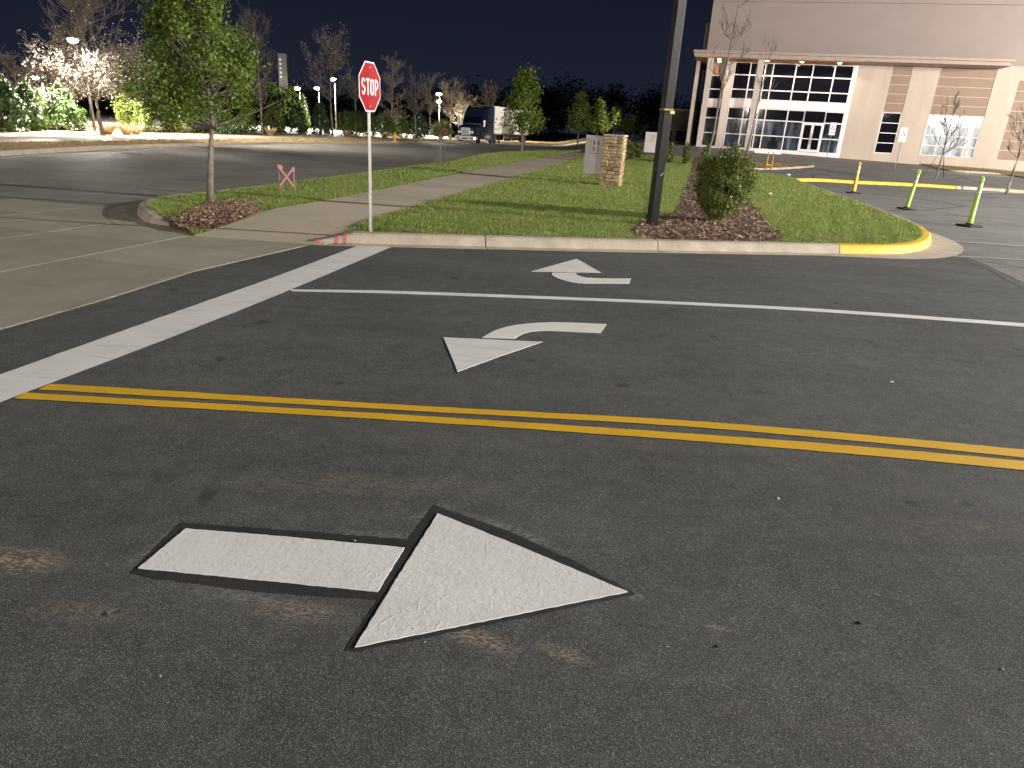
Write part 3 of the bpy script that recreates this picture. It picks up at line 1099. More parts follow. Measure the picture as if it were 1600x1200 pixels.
# ------------------------------------------------------------------ YELLOW KERB, islands on the right
yk_px = [(1236, 284.5), (1275, 284), (1340, 287.5), (1420, 291), (1493, 295.5)]
yk, yq = resample(pxs(yk_px), 0.3)
yn = normals2(yk)
YKP = [(0.0, -0.05), (0.0, 0.006), (0.02, 0.14), (0.05, 0.155), (0.28, 0.158), (0.3, -0.05)]
isl = tag(empty('island_kerb'), 'low kerb of the car park island, painted yellow on its left half', None, None, 'structure')
e = len(yk)
seg = 10
for j in range(0, e - 1, seg):
    q = min(j + seg, e - 1)
    P_ = yk[j:q + 1].copy()
    if len(P_) < 2:
        continue
    dd = (P_[1] - P_[0]) / np.linalg.norm(P_[1] - P_[0]) * 0.01
    P_[0] += dd
    P_[-1] -= dd
    sweep(P_, yn[j:q + 1], YKP, None, 0.008).build('kerb_section', M['yellow_kerb'], isl)
pk, _ = resample(pxs([(1494, 295.5), (1545, 298.5), (1600, 302.5), (1680, 309)]), 0.4)
sweep(pk, normals2(pk), YKP, None, 0.008).build('kerb_section', M['concrete'], isl)
# small grass islands before the building
for nm, px in (('turf_island', [(1130, 258), (1180, 257.5), (1258, 259), (1266, 262), (1180, 266), (1100, 262)]), ('turf_island', [(1440, 258), (1460, 256), (1520, 262), (1620, 268), (1640, 280), (1560, 273), (1480, 267)])):
    w = pxs(px)
    q, _ = resample(w + [w[0]], 0.4)
    q = q[:-1]
    nn = normals2(q)
    ar_ = sum(q[i][0] * q[(i + 1) % len(q)][1] - q[(i + 1) % len(q)][0] * q[i][1] for i in range(len(q)))
    sg = 1 if ar_ > 0 else -1
    o = sweep(np.concatenate([q, q[:1]]), np.concatenate([nn, nn[:1]]), [(0, -0.05), (0, 0.13), (0.15 * sg, 0.13), (0.15 * sg, -0.05)], None, 0.0).build(nm, M['concrete'])
    o['kind'] = 'structure'
    sheet('turf', [tuple(p + n * sg * 0.15) for p, n in zip(q, nn)], 0.12, pm('island_turf', (0.16, 0.15, 0.04), (0.10, 0.09, 0.03), 1.2, 0.95), o)
    grass_on('island_grass', [tuple(p + n * sg * 0.2) for p, n in zip(q, nn)], 0.12, M['grass_tan'], 5000, 0.03, 0.06, 0.012, (), 0.5, 60)


# ------------------------------------------------------------------ LEAVES AND TREES
def leaf_quads(c, size, n_out=None, rng=RNG, flat=0.0):
    """one rhombic leaf at each centre"""
    n = len(c)
    nr = rng.normal(size=(n, 3))
    if n_out is not None:
        nr = nr * 0.8 + n_out
    nr[:, 2] += flat
    nr /= np.linalg.norm(nr, axis=1)[:, None] + 1e-9
    a = np.cross(nr, rng.normal(size=(n, 3)))
    a /= np.linalg.norm(a, axis=1)[:, None] + 1e-9
    b = np.cross(nr, a)
    s = size * rng.uniform(0.6, 1.35, n)[:, None]
    V = np.stack([c - a * s * 0.55, c + b * s * 0.28 - a * s * 0.05, c + a * s * 0.55, c - b * s * 0.28 - a * s * 0.05], 1)
    V[:, 1] += nr * s * 0.08
    V[:, 3] += nr * s * 0.08
    return V


def clump_points(n, centres, spread, rng=RNG):
    k = rng.integers(0, len(centres), n)
    return centres[k] + rng.normal(size=(n, 3)) * spread[k][:, None] if hasattr(spread, '__len__') else centres[k] + rng.normal(size=(n, 3)) * spread


def ellipsoid_clumps(k, rx, ry, rz, cz, rng=RNG, shell=0.55):
    d = rng.normal(size=(k, 3))
    d /= np.linalg.norm(d, axis=1)[:, None]
    r = shell + (1 - shell) * rng.random(k) ** 0.6
    return d * r[:, None] * np.array([rx, ry, rz]) + np.array([0, 0, cz])


def foliage(name, pts, size, mat, parent=None, axis=True, flat=0.3):
    out = None
    if axis:
        c = pts.mean(0)
        out = pts - c
        out /= np.linalg.norm(out, axis=1)[:, None] + 1e-6
        out *= 0.9
    o = obj(name, np_mesh(name, leaf_quads(pts, size, out, flat=flat), 4), mat, parent)
    return o


def shrub_pts(kind, w, h, n, seed):
    rng = np.random.default_rng(seed)
    if kind == 'cone':
        k = 120
        t = rng.random(k) ** 1.15
        prof = np.interp(t, [0, 0.12, 0.45, 0.8, 1.0], [0.80, 1.0, 0.86, 0.45, 0.06])
        a = rng.uniform(0, 2 * PI, k)
        r = prof * w / 2 * (0.55 + 0.45 * rng.random(k) ** 0.5) * rng.uniform(0.82, 1.1, k)
        C = np.stack([r * np.cos(a), r * np.sin(a), 0.04 * h + t * h * 0.95], 1)
        return clump_points(n, C, 0.06 * w, rng)
    if kind == 'mound':
        k = 90
        C = ellipsoid_clumps(k, w / 2, w / 2 * 0.8, h * 0.55, h * 0.5, rng, 0.6)
        C *= rng.uniform(0.88, 1.08, (k, 1))
        C = C[C[:, 2] > 0.05 * h]
        return clump_points(n, C, 0.07 * w, rng)
    if kind == 'loose':
        k = 50
        C = ellipsoid_clumps(k, w / 2, w / 2 * 0.8, h * 0.5, h * 0.55, rng, 0.3)
        C *= rng.uniform(0.8, 1.15, (k, 1))
        C = C[C[:, 2] > 0.08 * h]
        return clump_points(n, C, 0.06 * w, rng)


def shrub(px, D, wpx, toppx, kind, mat, label, name='evergreen_shrub', group=None, n=3500, leaf=0.16, basepx=None, seed=0):
    p = at(px, D, toppx * 0.5 + 104)
    p[2] += 0.15
    h = ztop(px, toppx, D) - p[2]
    w = 0.84 * wpx / 1138.0 * D
    root = empty(name, p)
    pts = shrub_pts(kind, w, h, n, seed or int(px) + 11)
    pts[:, 2] = np.maximum(pts[:, 2], 0.03)
    foliage('foliage', pts, leaf, mat, root, True)
    mb = MB()
    rr = random.Random(int(px))
    for i in range(4):
        a = rr.uniform(0, 6.28)
        mb.tube([(0.05 * math.cos(a), 0.05 * math.sin(a), -0.1), (0.12 * w * math.cos(a), 0.12 * w * math.sin(a), h * 0.35), (0.2 * w * math.cos(a), 0.2 * w * math.sin(a), h * 0.6)], [0.05, 0.035, 0.015], 5)
    mb.build('stem', M['bark_dark'], root)
    return tag(root, label, 'shrub', group)


def branch_tree(seed, H, trunk_h, spread, r0, levels=4, up=0.25, kids=(5, 4, 3, 3), twig_r=0.008, lean=(0, 0), leader=True, nb_mul=3, reach=0.62, flat=1.0):
    """returns (trunk MB, branches MB, tips) of a bare tree growing to about height H"""
    rr = random.Random(seed)
    tr, br, tips = MB(), MB(), []
    n = 8
    pts, rad = [], []
    tip_h = H * (0.8 if leader else 0.5)
    for i in range(n + 1):
        t = i / n
        pts.append(Vector((lean[0] * t + rr.uniform(-.015, .015) * H * 0.4, lean[1] * t + rr.uniform(-.015, .015) * H * 0.4, t * tip_h)))
        rad.append(r0 * (1 - t) ** 0.8 + twig_r)
    rad[0] *= 1.25
    pts[0] = Vector((0, 0, -0.15))
    tr.tube(pts, rad, 8)

    def grow(p, d, L, r, lev):
        m = 3
        q = [p]
        rs = [r]
        dd = d.copy()
        for i in range(m):
            dd = (dd + Vector((rr.uniform(-1, 1), rr.uniform(-1, 1), rr.uniform(-1, 1))) * 0.16 + Vector((0, 0, up * 0.25))).normalized()
            q.append(q[-1] + dd * L / m)
            rs.append(max(twig_r, r * (1 - 0.75 * (i + 1) / m)))
        br.tube(q, rs, 5 if lev == 0 else (4 if lev == 1 else 3), cap=False)
        if lev >= levels - 1:
            tips.append(q[-1])
            tips.append(q[-2])
            return
        for k in range(kids[min(lev + 1, len(kids) - 1)]):
            i = rr.choice([0, 1, 1, 2, 2, 3])
            ang = rr.uniform(0.4, 1.0)
            ax = Vector((rr.uniform(-1, 1), rr.uniform(-1, 1), rr.uniform(-1, 1))).normalized()
            nd = (dd + ax.cross(dd).normalized() * math.tan(ang) * 0.8 + Vector((0, 0, up))).normalized()
            grow(q[i].lerp(q[min(i + 1, m)], rr.random()), nd, L * rr.uniform(0.38, 0.72), rs[i] * 0.6, lev + 1)

    nb = kids[0] * nb_mul
    for k in range(nb):
        t = rr.uniform(trunk_h / tip_h, 0.97)
        f = t * n
        i = min(int(f), n - 1)
        p = pts[i].lerp(pts[i + 1], f - i)
        a = k * 2.4 + rr.uniform(-.4, .4)
        el = rr.uniform(0.25, 0.75) + 0.5 * (t - 0.3)
        el *= flat
        d = Vector((math.cos(a) * math.cos(el), math.sin(a) * math.cos(el), math.sin(el)))
        rem = (H - p.z)
        L = min(spread * rr.uniform(0.75, 1.1), rem * 1.1 + 0.25 * spread) * reach
        grow(p, d, L, max(twig_r, rad[i] * 0.45), 0)
    return tr, br, tips


def bare_tree(px, D, toppx, wpx, label, seed, trunk_frac=0.3, group='bare trees along the far side of the street', twig=0.014, bark=None, kids=(5, 4, 3, 3), levels=4, up=0.25, r0=None, blossom=0, name='bare_tree', blossom_mat=None, leader=True, nb_mul=4, reach=0.55, flat=1.0):
    p = at(px, D, 205)
    p[2] += 0.14
    H = ztop(px, toppx, D) - p[2]
    w = wpx / 1138.0 * D
    root = empty(name, p)
    tr, br, tips = branch_tree(seed, H, H * trunk_frac, w / 2, r0 or H * 0.014, levels, up, kids, twig, leader=leader, nb_mul=nb_mul, reach=reach, flat=flat)
    tr.build('trunk', bark or M['bark'], root)
    br.build('branches', bark or M['bark_dark'], root)
    if blossom:
        tp_ = np.array([t[:] for t in tips])
        foliage('blossom', clump_points(blossom, tp_, 0.08), 0.08, blossom_mat or M['blossom'], root, False)
    return tag(root, label, 'tree', group)


def leafy_tree(base, H, crown_w, crown_lo, label, seed, n=9000, leaf=0.07, mat=None, group=None, trunk_r=0.05, lean=(0, 0), shape=None, name='leafy_tree', nclump=130, shift=(0, 0), spread=0.10):
    rng = np.random.default_rng(seed)
    rr = random.Random(seed)
    root = empty(name, base)
    tr = MB()
    P = [(0, 0, -0.1), (lean[0] * .3, lean[1] * .3, crown_lo * 0.5), (lean[0] * .6, lean[1] * .6, crown_lo), (lean[0] + shift[0] * .3, lean[1], H * 0.7), (lean[0] + shift[0] * .6, lean[1], H * 0.93)]
    tr.tube(P, [trunk_r * 1.3, trunk_r, trunk_r * 0.85, trunk_r * 0.45, 0.008], 8)
    tr.build('trunk', M['bark'], root)
    k = nclump
    shape = shape or ([0, 0.12, 0.35, 0.6, 0.85, 1.0], [0.35, 0.85, 1.0, 0.8, 0.45, 0.12])
    t = rng.random(k)
    pr = np.interp(t, *shape)
    a = rng.uniform(0, 2 * PI, k)
    r = pr * crown_w / 2 * (0.25 + 0.75 * rng.random(k) ** 0.55) * rng.uniform(0.75, 1.15, k)
    C = np.stack([r * np.cos(a) + lean[0] + shift[0] * t, r * np.sin(a) + lean[1] + shift[1] * t, crown_lo + t * (H - crown_lo)], 1)
    br = MB()
    for c in C[:: 2]:
        s = Vector((lean[0] * .8, lean[1] * .8, max(crown_lo * 0.9, c[2] - 0.5 * (H - crown_lo) * rr.uniform(0.2, 0.5))))
        e = Vector(c)
        m = s.lerp(e, 0.5) + Vector((0, 0, -0.05 * H * rr.random()))
        br.tube([s, m, e], [trunk_r * 0.35, trunk_r * 0.2, 0.004], 4, cap=False)
    br.build('branches', M['bark_dark'], root)
    pts = clump_points(n, C, spread * crown_w * rng.uniform(0.5, 1.0, k), rng)
    pts = pts[pts[:, 2] > crown_lo * 0.82]
    foliage('crown', pts, leaf, mat or M['leaf_maple'], root, True)
    return tag(root, label, 'tree', group)


# near leafy tree on the strip
b = G(327, 319, 0.13)
leafy_tree(b, 4.15, 2.38, 1.40, 'green leafy young tree in a mulch ring on the strip', 3, 24000, 0.056, group=None, trunk_r=0.05, lean=(0.26, 0.1), nclump=150, shift=(-0.58, 0),
           shape=([0, 0.1, 0.3, 0.55, 0.8, 1.0], [0.95, 1.18, 0.95, 0.60, 0.55, 0.35]), spread=0.052)
# leafy trees on the right of the street
b = G(815, 238, 0.15)
Dm = math.hypot(b[0], b[1])
leafy_tree(b, ztop(815, 111, Dm) - b[2], 72 / 1138 * Dm, ztop(815, 203, Dm) - b[2], 'leafy tree in the strip in front of the lorry trailer', 21, 4200, 0.20, group=None, trunk_r=0.07, nclump=85, name='leafy_tree',
           shape=([0, 0.1, 0.3, 0.5, 0.75, 1.0], [0.5, 0.95, 0.9, 0.6, 0.45, 0.3]), spread=0.09)
for (px, D, w, top, lo, lab, sd) in ((909, 84, 42, 148, 203, 'leftmost and tallest leafy tree of the row behind the stone sign', 31), (937, 92, 40, 160, 212, 'second leafy tree of the row behind the stone sign', 32),
                                     (963, 98, 38, 171, 216, 'third leafy tree of the row, right above the stone pillar', 33), (991, 104, 40, 187, 216, 'small dark leafy tree at right end of the row behind the pillar', 34)):
    p = at(px, D, top)
    p[2] += 0.1
    leafy_tree(p, ztop(px, top, D) - p[2], w / 1138 * D, max(1.2, ztop(px, lo, D) - p[2]), lab, sd, 2600, 0.26, group='young leafy trees behind the sign', trunk_r=0.07, nclump=60, spread=0.10,
               shape=([0, 0.1, 0.3, 0.6, 1.0], [0.6, 1.0, 0.85, 0.5, 0.12]))

# evergreens along the far side, left to right
LV, LY, LH = M['leaf_ever'], M['leaf_yellow'], M['leaf_holly']
GE = 'evergreens along the far path'
shrub(8, 44, 62, 128, 'cone', LV, 'big dark cone evergreen at the left edge of the photo', group=GE, seed=5)
shrub(44, 46, 40, 134, 'cone', LV, 'narrow frosted-looking cone evergreen second from left', group=GE, seed=6)
shrub(98, 49, 58, 132, 'cone', LV, 'dark cone evergreen left of the blossoming tree trunk', group=GE, seed=7)
shrub(213, 53, 82, 150, 'loose', LY, 'yellow green loose bush right of the blossoming tree trunk', 'bush', 'bushes along the far path', 3000)
shrub(272, 56, 70, 164, 'loose', LY, 'olive bush left of the near leafy tree trunk', 'bush', 'bushes along the far path', 2600)
shrub(335, 58, 90, 184, 'mound', LV, 'low dark bush under the crown of the near leafy tree', 'bush', 'bushes along the far path', 2600)
shrub(384, 61, 36, 168, 'cone', LY, 'pale green bush at the right edge of the near tree crown', 'bush', 'bushes along the far path', 2200)
shrub(424, 65, 34, 160, 'cone', LY, 'yellow green tall bush right of the pale sapling trunk', 'bush', 'bushes along the far path', 2600)
shrub(437, 70, 24, 172, 'cone', LV, 'small dark cone tucked beside the yellow green tall bush', group=GE, n=1800, seed=9)
shrub(465, 70, 36, 161, 'cone', LV, 'dark cone evergreen left one of the pair by the stop sign', group=GE, seed=10)
shrub(500, 72, 34, 160, 'cone', LV, 'dark cone evergreen right one of the pair by the stop sign', group=GE, seed=12)
shrub(546, 74, 46, 175, 'mound', LY, 'pale lit clipped bush left of the stop sign post', 'bush', 'bushes along the far path', 2600)
shrub(575, 76, 40, 176, 'mound', LV, 'clipped dark bush behind the stop sign post', 'bush', 'bushes along the far path', 2600)
shrub(603, 77, 36, 178, 'mound', LY, 'clipped olive bush left of the fire hydrant', 'bush', 'bushes along the far path', 2400)
shrub(629, 79, 26, 176, 'cone', LY, 'bright green bush just right of the fire hydrant', 'bush', 'bushes along the far path', 2000)
shrub(654, 80, 32, 183, 'mound', LV, 'dark rounded bush right of the bright green bush', 'bush', 'bushes along the far path', 2200)
shrub(690, 84, 40, 189, 'mound', LY, 'olive bush left of the lorry', 'bush', 'bushes along the far path', 2400)
shrub(474, 88, 26, 150, 'cone', LY, 'tall lit yellow green conifer behind the dark cones', group=GE, n=1800, seed=15)
shrub(62, 58, 24, 145, 'cone', LY, 'thin lit conifer behind the third cone evergreen', group=GE, n=1500, seed=16)
# tufts of dry ornamental grass
for i, (px, D) in enumerate(((160, 45), (190, 46), (205, 47), (420, 60), (540, 70), (600, 72))):
    p = at(px, D)
    p[2] += 0.15
    n = 260
    a = RNG.uniform(0, 2 * PI, n)
    r = RNG.random(n) * 0.18
    L = RNG.uniform(0.35, 0.75, n)
    V = np.zeros((n, 3, 3))
    V[:, 0] = np.stack([r * np.cos(a) - 0.012, r * np.sin(a), np.zeros(n)], 1)
    V[:, 1] = np.stack([r * np.cos(a) + 0.012, r * np.sin(a), np.zeros(n)], 1)
    V[:, 2] = np.stack([(r + L * 0.6) * np.cos(a), (r + L * 0.6) * np.sin(a), L], 1)
    o = obj('grass_tuft', np_mesh('grass_tuft', V, 3), M['grass_tan'])
    o.location = p
    tag(o, ['dry grass tuft at the blossoming tree foot', 'dry grass tuft right of the blossoming tree', 'dry grass tuft below the loose yellow green bush', 'dry grass tuft right of the pale sapling', 'dry grass tuft left of the stop sign post', 'dry grass tuft left of the fire hydrant'][i], 'ornamental grass', 'dry grass tufts')

# bare trees, left to right
bare_tree(158, 44, 62, 170, 'wide bare tree with white lit blossom twigs at left', 101, 0.36, blossom=4200, twig=0.011, kids=(6, 5, 4, 3), up=0.05, r0=0.12, leader=False, nb_mul=5, reach=0.66, flat=0.75)
bare_tree(148, 62, -30, 165, 'tall dim bare tree rising behind the blossoming tree', 102, 0.45, kids=(6, 5, 4, 3), twig=0.009)
bare_tree(40, 75, 86, 76, 'low tan bare tree at the far left behind the evergreens', 103, 0.2, kids=(5, 5, 4, 3), twig=0.012, group='bare trees beyond the evergreens')
bare_tree(78, 80, 100, 60, 'low tan bare tree right of the far left one', 104, 0.2, kids=(5, 5, 4), levels=3, twig=0.012, group='bare trees beyond the evergreens')
bare_tree(196, 74, 118, 76, 'low lit bare tree behind the loose yellow green bush', 105, 0.25, kids=(5, 5, 4), levels=3, twig=0.012, group='bare trees beyond the evergreens')
bare_tree(410, 72, 2, 96, 'tall bare tree right of the near leafy tree crown', 106, 0.35, kids=(6, 5, 4, 3), twig=0.009)
bare_tree(410, 60, 120, 66, 'pale thin trunked sapling left of the yellow green bush', 107, 0.45, kids=(4, 4, 3), levels=3, twig=0.009, bark=M['bark'], group='saplings along the far verge')
bare_tree(519, 74, 52, 108, 'tall bare tree left of the stop sign', 108, 0.28, blossom=1500, kids=(6, 5, 4, 3), twig=0.009)
bare_tree(556, 72, 104, 62, 'slim bare tree just left of the stop sign face', 109, 0.45, kids=(5, 4, 4), levels=3, twig=0.010)
bare_tree(613, 82, 76, 66, 'pale lit bare tree just right of the stop sign', 110, 0.12, kids=(7, 5, 4, 3), twig=0.010, bark=M['bark'], up=0.2)
bare_tree(649, 76, 102, 62, 'brown bare tree between the stop sign and the twin lamp', 111, 0.3, kids=(6, 5, 4, 2), twig=0.009)
bare_tree(672, 86, 110, 58, 'dim bare tree just left of the twin lamp', 112, 0.3, kids=(6, 5, 4, 2), twig=0.010)
bare_tree(704, 96, 116, 62, 'dim bare tree just right of the twin lamp', 113, 0.3, kids=(6, 5, 4, 2), twig=0.011)
bare_tree(722, 98, 148, 54, 'bright lit bare tree behind the lorry cab', 114, 0.12, kids=(7, 5, 4, 3), twig=0.013, bark=M['bark'], blossom=1500)
bare_tree(762, 120, 128, 58, 'dim brown bare tree behind the lorry trailer', 115, 0.2, kids=(6, 5, 4), levels=3, twig=0.018)
bare_tree(340, 66, 100, 120, 'lit bare tree hidden behind the near leafy tree crown', 116, 0.3, kids=(6, 5, 4, 2), twig=0.010, blossom=3500)

# dark wood on the skyline
C = []
for i in range(520):
    px = RNG.uniform(-60, 1130)
    D = RNG.uniform(150, 190)
    top = np.interp(px, [-60, 300, 430, 600, 740, 800, 840, 880, 930, 960, 1010, 1040, 1080, 1130], [150, 150, 150, 160, 142, 140, 133, 139, 137, 150, 158, 155, 164, 170])
    z1 = ztop(px, top + 6 + 8 * math.sin(px * .09) + 5 * math.sin(px * .23), D)
    p = at(px, D)
    C.append((p[0], p[1], RNG.uniform(0, 1) ** 0.6 * max(z1, 1.0)))
C = np.array(C)
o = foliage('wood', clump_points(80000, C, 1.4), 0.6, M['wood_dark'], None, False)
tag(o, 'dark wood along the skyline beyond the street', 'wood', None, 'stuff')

# ------------------------------------------------------------------ LAMP POSTS of the far car park (lit)
M['led'] = emit('lit_lamp_lens', (1.0, 0.93, 0.80), 60.0)
M['lamp_metal'] = pm('lamp_dark_metal', (0.025, 0.025, 0.025), None, 10, 0.5, 0.0)
for (px, D, py, two, lab, pw, colr) in ((128, 49, 65, 0, 'lit lamp post behind the blossoming tree', 36000, (1, .92, .78)), (65, 78, 122, 0, 'lit lamp post above the third cone evergreen', 42000, (1, .86, .62)),
                                        (468, 100, 138, 0, 'lit lamp post above the pair of dark cones', 44000, (1, .92, .78)), (498, 108, 138, 0, 'lit lamp post between the cone pair and tall bare tree', 36000, (1, .95, .85)),
                                        (523, 96, 124, 0, 'tallest lit lamp post beside the tall bare tree', 40000, (.95, .97, 1)), (687, 104, 147, 1, 'lamp post with two lit heads left of the lorry', 80000, (1, .92, .78))):
    p = at(px, D, py)
    H = ztop(px, py, D)
    root = tag(empty('lamp_post', p), lab, 'lamp post', 'lit lamp posts in the far car park')
    MB().tube([(0, 0, -0.2), (0, 0, H + 0.1)], [0.08, 0.055], 8).build('pole', M['lamp_metal'], root)
    s = max(1.0, D / 75.0)
    for k in range(1 + two):
        zz = H - k * 0.95
        hd = MB()
        hd.bbox(-0.2, 0.2, -1.15, 0.05, zz + 0.06, zz + 0.14, 0.02)
        hd.build('lamp_head', M['lamp_metal'], root)
        ln_ = MB()
        ln_.lathe([(0.05 * s, -0.17 * s), (0.20 * s, -0.12 * s), (0.27 * s, 0.0), (0.2 * s, 0.055)], 12, 0, (0, -0.82, zz))
        ln_.build('lamp_lens', M['led'], root)
        lamp('lamp_light', (p[0], p[1] - 1.2, zz - 0.25), pw / (1 + two), colr, 0.2, 'SPOT', 168)

# ------------------------------------------------------------------ BUILDING
BZ = 0.99
bld = tag(empty('building', (BO[0], BO[1], 0), B_AZ), 'beige tilt-up warehouse office with glazed entrance under a flat canopy', 'building')
MW = NT('tan_wall_panel').set(0.85, 0, 0.25)
_c = MW.ramp(MW.noise(0.5, 7, 0.6), [(0.3, (0.50, 0.41, 0.335)), (0.7, (0.555, 0.46, 0.375))])
MW.color(MW.mix(1.0, _c, MW.ramp(MW.noise(0.6, 5, 0.6, stretch=(2.5, 2.5, 0.25)), [(0.3, 0.90), (0.7, 1.04)]), 'MULTIPLY'))
MW.bump(MW.noise(40, 4), 0.12, 0.01)
M['wall'] = MW.m
M['wall_upper'] = pm('mauve_upper_wall', (0.33, 0.265, 0.24), (0.30, 0.24, 0.215), 0.6, 0.85, 0, 0.1, 40)
M['brown'] = pm('brown_wall_panel', (0.31, 0.215, 0.155), (0.275, 0.19, 0.14), 0.8, 0.8, 0, 0.12, 40)
M['reveal'] = pm('pale_reveal', (0.58, 0.50, 0.41), None, 5, 0.7)
M['frame'] = pm('aluminium_frame', (0.72, 0.66, 0.64), (0.66, 0.60, 0.58), 4, 0.42, 0.15)
M['soffit'] = pm('wood_soffit', (0.50, 0.26, 0.12), (0.36, 0.18, 0.08), 2.5, 0.6, 0, 0.2, 20)
M['fascia'] = pm('canopy_fascia', (0.40, 0.31, 0.26), (0.34, 0.26, 0.22), 2, 0.6)
M['white_col'] = pm('pale_column', (0.62, 0.53, 0.46), (0.56, 0.48, 0.42), 3, 0.7)
M['interior'] = pm('dim_interior', (0.10, 0.095, 0.09), (0.05, 0.05, 0.05), 1.0, 0.9)
M['glass'] = NT('dark_glass').set(0.03, 0.0, 0.9).m
M['glass'].node_tree.nodes['Principled BSDF'].inputs['Base Color'].default_value = (0.006, 0.006, 0.009, 1)
_t = NT('glass_with_painted_reflections').set(0.06, 0, 0.9)
_t.color(_t.ramp(_t.noise(0.8, 6, 0.7, stretch=(1.8, 1, 0.45)), [(0.42, (0.008, 0.008, 0.010)), (0.56, (0.05, 0.065, 0.085)), (0.72, (0.20, 0.25, 0.32))]))  # blue-grey streaks of reflection painted into the glass colour
M['glass_painted'] = _t.m
M['glass_pale'] = NT('glass_with_pale_painted_reflections').set(0.10, 0, 0.8)
_t = M['glass_pale']
_t.color(_t.ramp(_t.noise(0.9, 6, 0.65, stretch=(1.6, 1, 0.5)), [(0.30, (0.10, 0.11, 0.12)), (0.48, (0.34, 0.36, 0.37)), (0.7, (0.62, 0.64, 0.64))]))  # pale reflections put into the pane colour as noise
M['glass_pale'] = _t.m


def bp(mb, name, mat, parent=bld):
    return mb.build(name, mat, parent)


def bbx(name, u0, u1, v0, v1, z0, z1, mat, parent=bld, b=0.0):
    """box in facade coordinates: u right, v out of the wall, z above the floor"""
    mb = MB()
    if b:
        mb.bbox(u0, u1, -v1, -v0, BZ + z0, BZ + z1, b)
    else:
        mb.box(u0, u1, -v1, -v0, BZ + z0, BZ + z1)
    return mb.build(name, mat, parent)


# lower wall right of the entrance, in tilt-up panels round the windows
TOPZ = 8.0
bbx('wall_panel', 2.70, 5.50, -0.3, 0, -1.2, TOPZ, M['wall'])
bbx('wall_panel', 7.03, 9.22, -0.3, 0, -1.2, TOPZ, M['wall'])
bbx('wall_panel', 13.45, 15.28, -0.3, 0, -1.2, TOPZ, M['wall'])
bbx('wall_panel', 19.5, 40.0, -0.3, 0, -1.2, TOPZ, M['wall'])
bbx('wall_panel', 15.28, 19.5, -0.3, 0, 6.92, TOPZ, M['wall'])
bbx('wall_panel', 15.28, 19.5, -0.3, 0, -1.2, 0.62, M['wall'])
for (u0, u1) in ((5.50, 7.03), (9.22, 13.45)):
    bbx('wall_panel', u0, u1, -0.3, 0, 7.75, TOPZ, M['wall'])
    bbx('wall_panel', u0, u1, -0.3, 0, -1.2, 0.60, M['wall'])
    for k in range(5):
        z0 = 4.02 + k * 0.746
        bbx('cladding_panel', u0 + 0.01, u1 - 0.01, -0.3, -0.03, z0 + 0.025, z0 + 0.746 - 0.025, M['brown'])
        bbx('reveal', u0, u1, -0.3, -0.05, z0 - 0.03, z0 + 0.03, M['reveal'])
for k in range(8):
    z0 = 0.64 + k * 0.785
    bbx('cladding_panel', 15.29, 19.49, -0.3, -0.03, z0 + 0.025, z0 + 0.785 - 0.025, M['brown'])
    bbx('reveal', 15.28, 19.5, -0.3, -0.05, z0 - 0.03, z0 + 0.03, M['reveal'])


def window(u0, u1, z0, z1, cols, rows, glass, v=-0.10, fr=0.06, label=None, colw=None, roww=None):
    """frame with mullions, a pane per light"""
    us = colw or [u0 + (u1 - u0) * i / cols for i in range(cols + 1)]
    zs = roww or [z0 + (z1 - z0) * i / rows for i in range(rows + 1)]
    mb = MB()
    for u in us:
        mb.box(u - fr / 2, u + fr / 2, -(v + 0.05), -(v - 0.07), BZ + z0, BZ + z1)
    f2 = fr * 0.92
    for z in zs:
        mb.box(us[0] - fr / 2, us[-1] + fr / 2, -(v + 0.045), -(v - 0.065), BZ + z - f2 / 2, BZ + z + f2 / 2)
    w = mb.build('window', M['frame'], bld)
    me = None
    for i in range(len(us) - 1):
        for j in range(len(zs) - 1):
            p = MB()
            p.box(us[i] + fr / 2 + .002, us[i + 1] - fr / 2 - .002, -v - 0.0, -(v - 0.03), BZ + zs[j] + fr / 2, BZ + zs[j + 1] - fr / 2)
            o = p.build('pane', glass if not callable(glass) else glass(i, j), w)
    if label:
        w['label'] = label
    return w


window(5.53, 7.0, 0.63, 3.98, 1, 4, M['glass'], label='narrow dark window of four stacked panes')
window(9.25, 13.42, 0.65, 3.97, 4, 4, lambda i, j: M['glass_pale'], label='wide window with pale reflections behind the bare sapling', colw=[9.25, 10.35, 11.55, 12.55, 13.42])

# entrance glazing
colsU = [-7.65, -6.28, -5.0, -4.32, -2.38, -0.95, 0.85, 2.38]
zl = [0.30, 1.50, 2.84, 3.80]
zu = [4.55, 5.36, 6.58, 7.62]
window(-7.65, 2.38, 4.50, 7.62, 7, 3, M['glass'], 0.0, 0.10, 'upper storey of the entrance glazing', colsU, zu)
window(-7.65, -0.95, 0.28, 3.84, 5, 3, lambda i, j: M['glass_painted'] if j < 2 else M['glass'], 0.0, 0.10, 'ground floor glazing left of the doors', colsU[:6], zl)
window(0.85, 2.38, 0.28, 3.84, 1, 3, lambda i, j: M['glass_painted'] if j < 2 else M['glass'], 0.0, 0.10, 'ground floor glazing right of the doors', colsU[6:], zl)
window(-0.95, 0.85, 2.80, 3.84, 1, 1, M['glass'], 0.0, 0.10, 'transom pane over the doors')
bbx('spandrel', -7.72, 2.45, -0.08, 0.07, 3.86, 4.48, M['frame'])
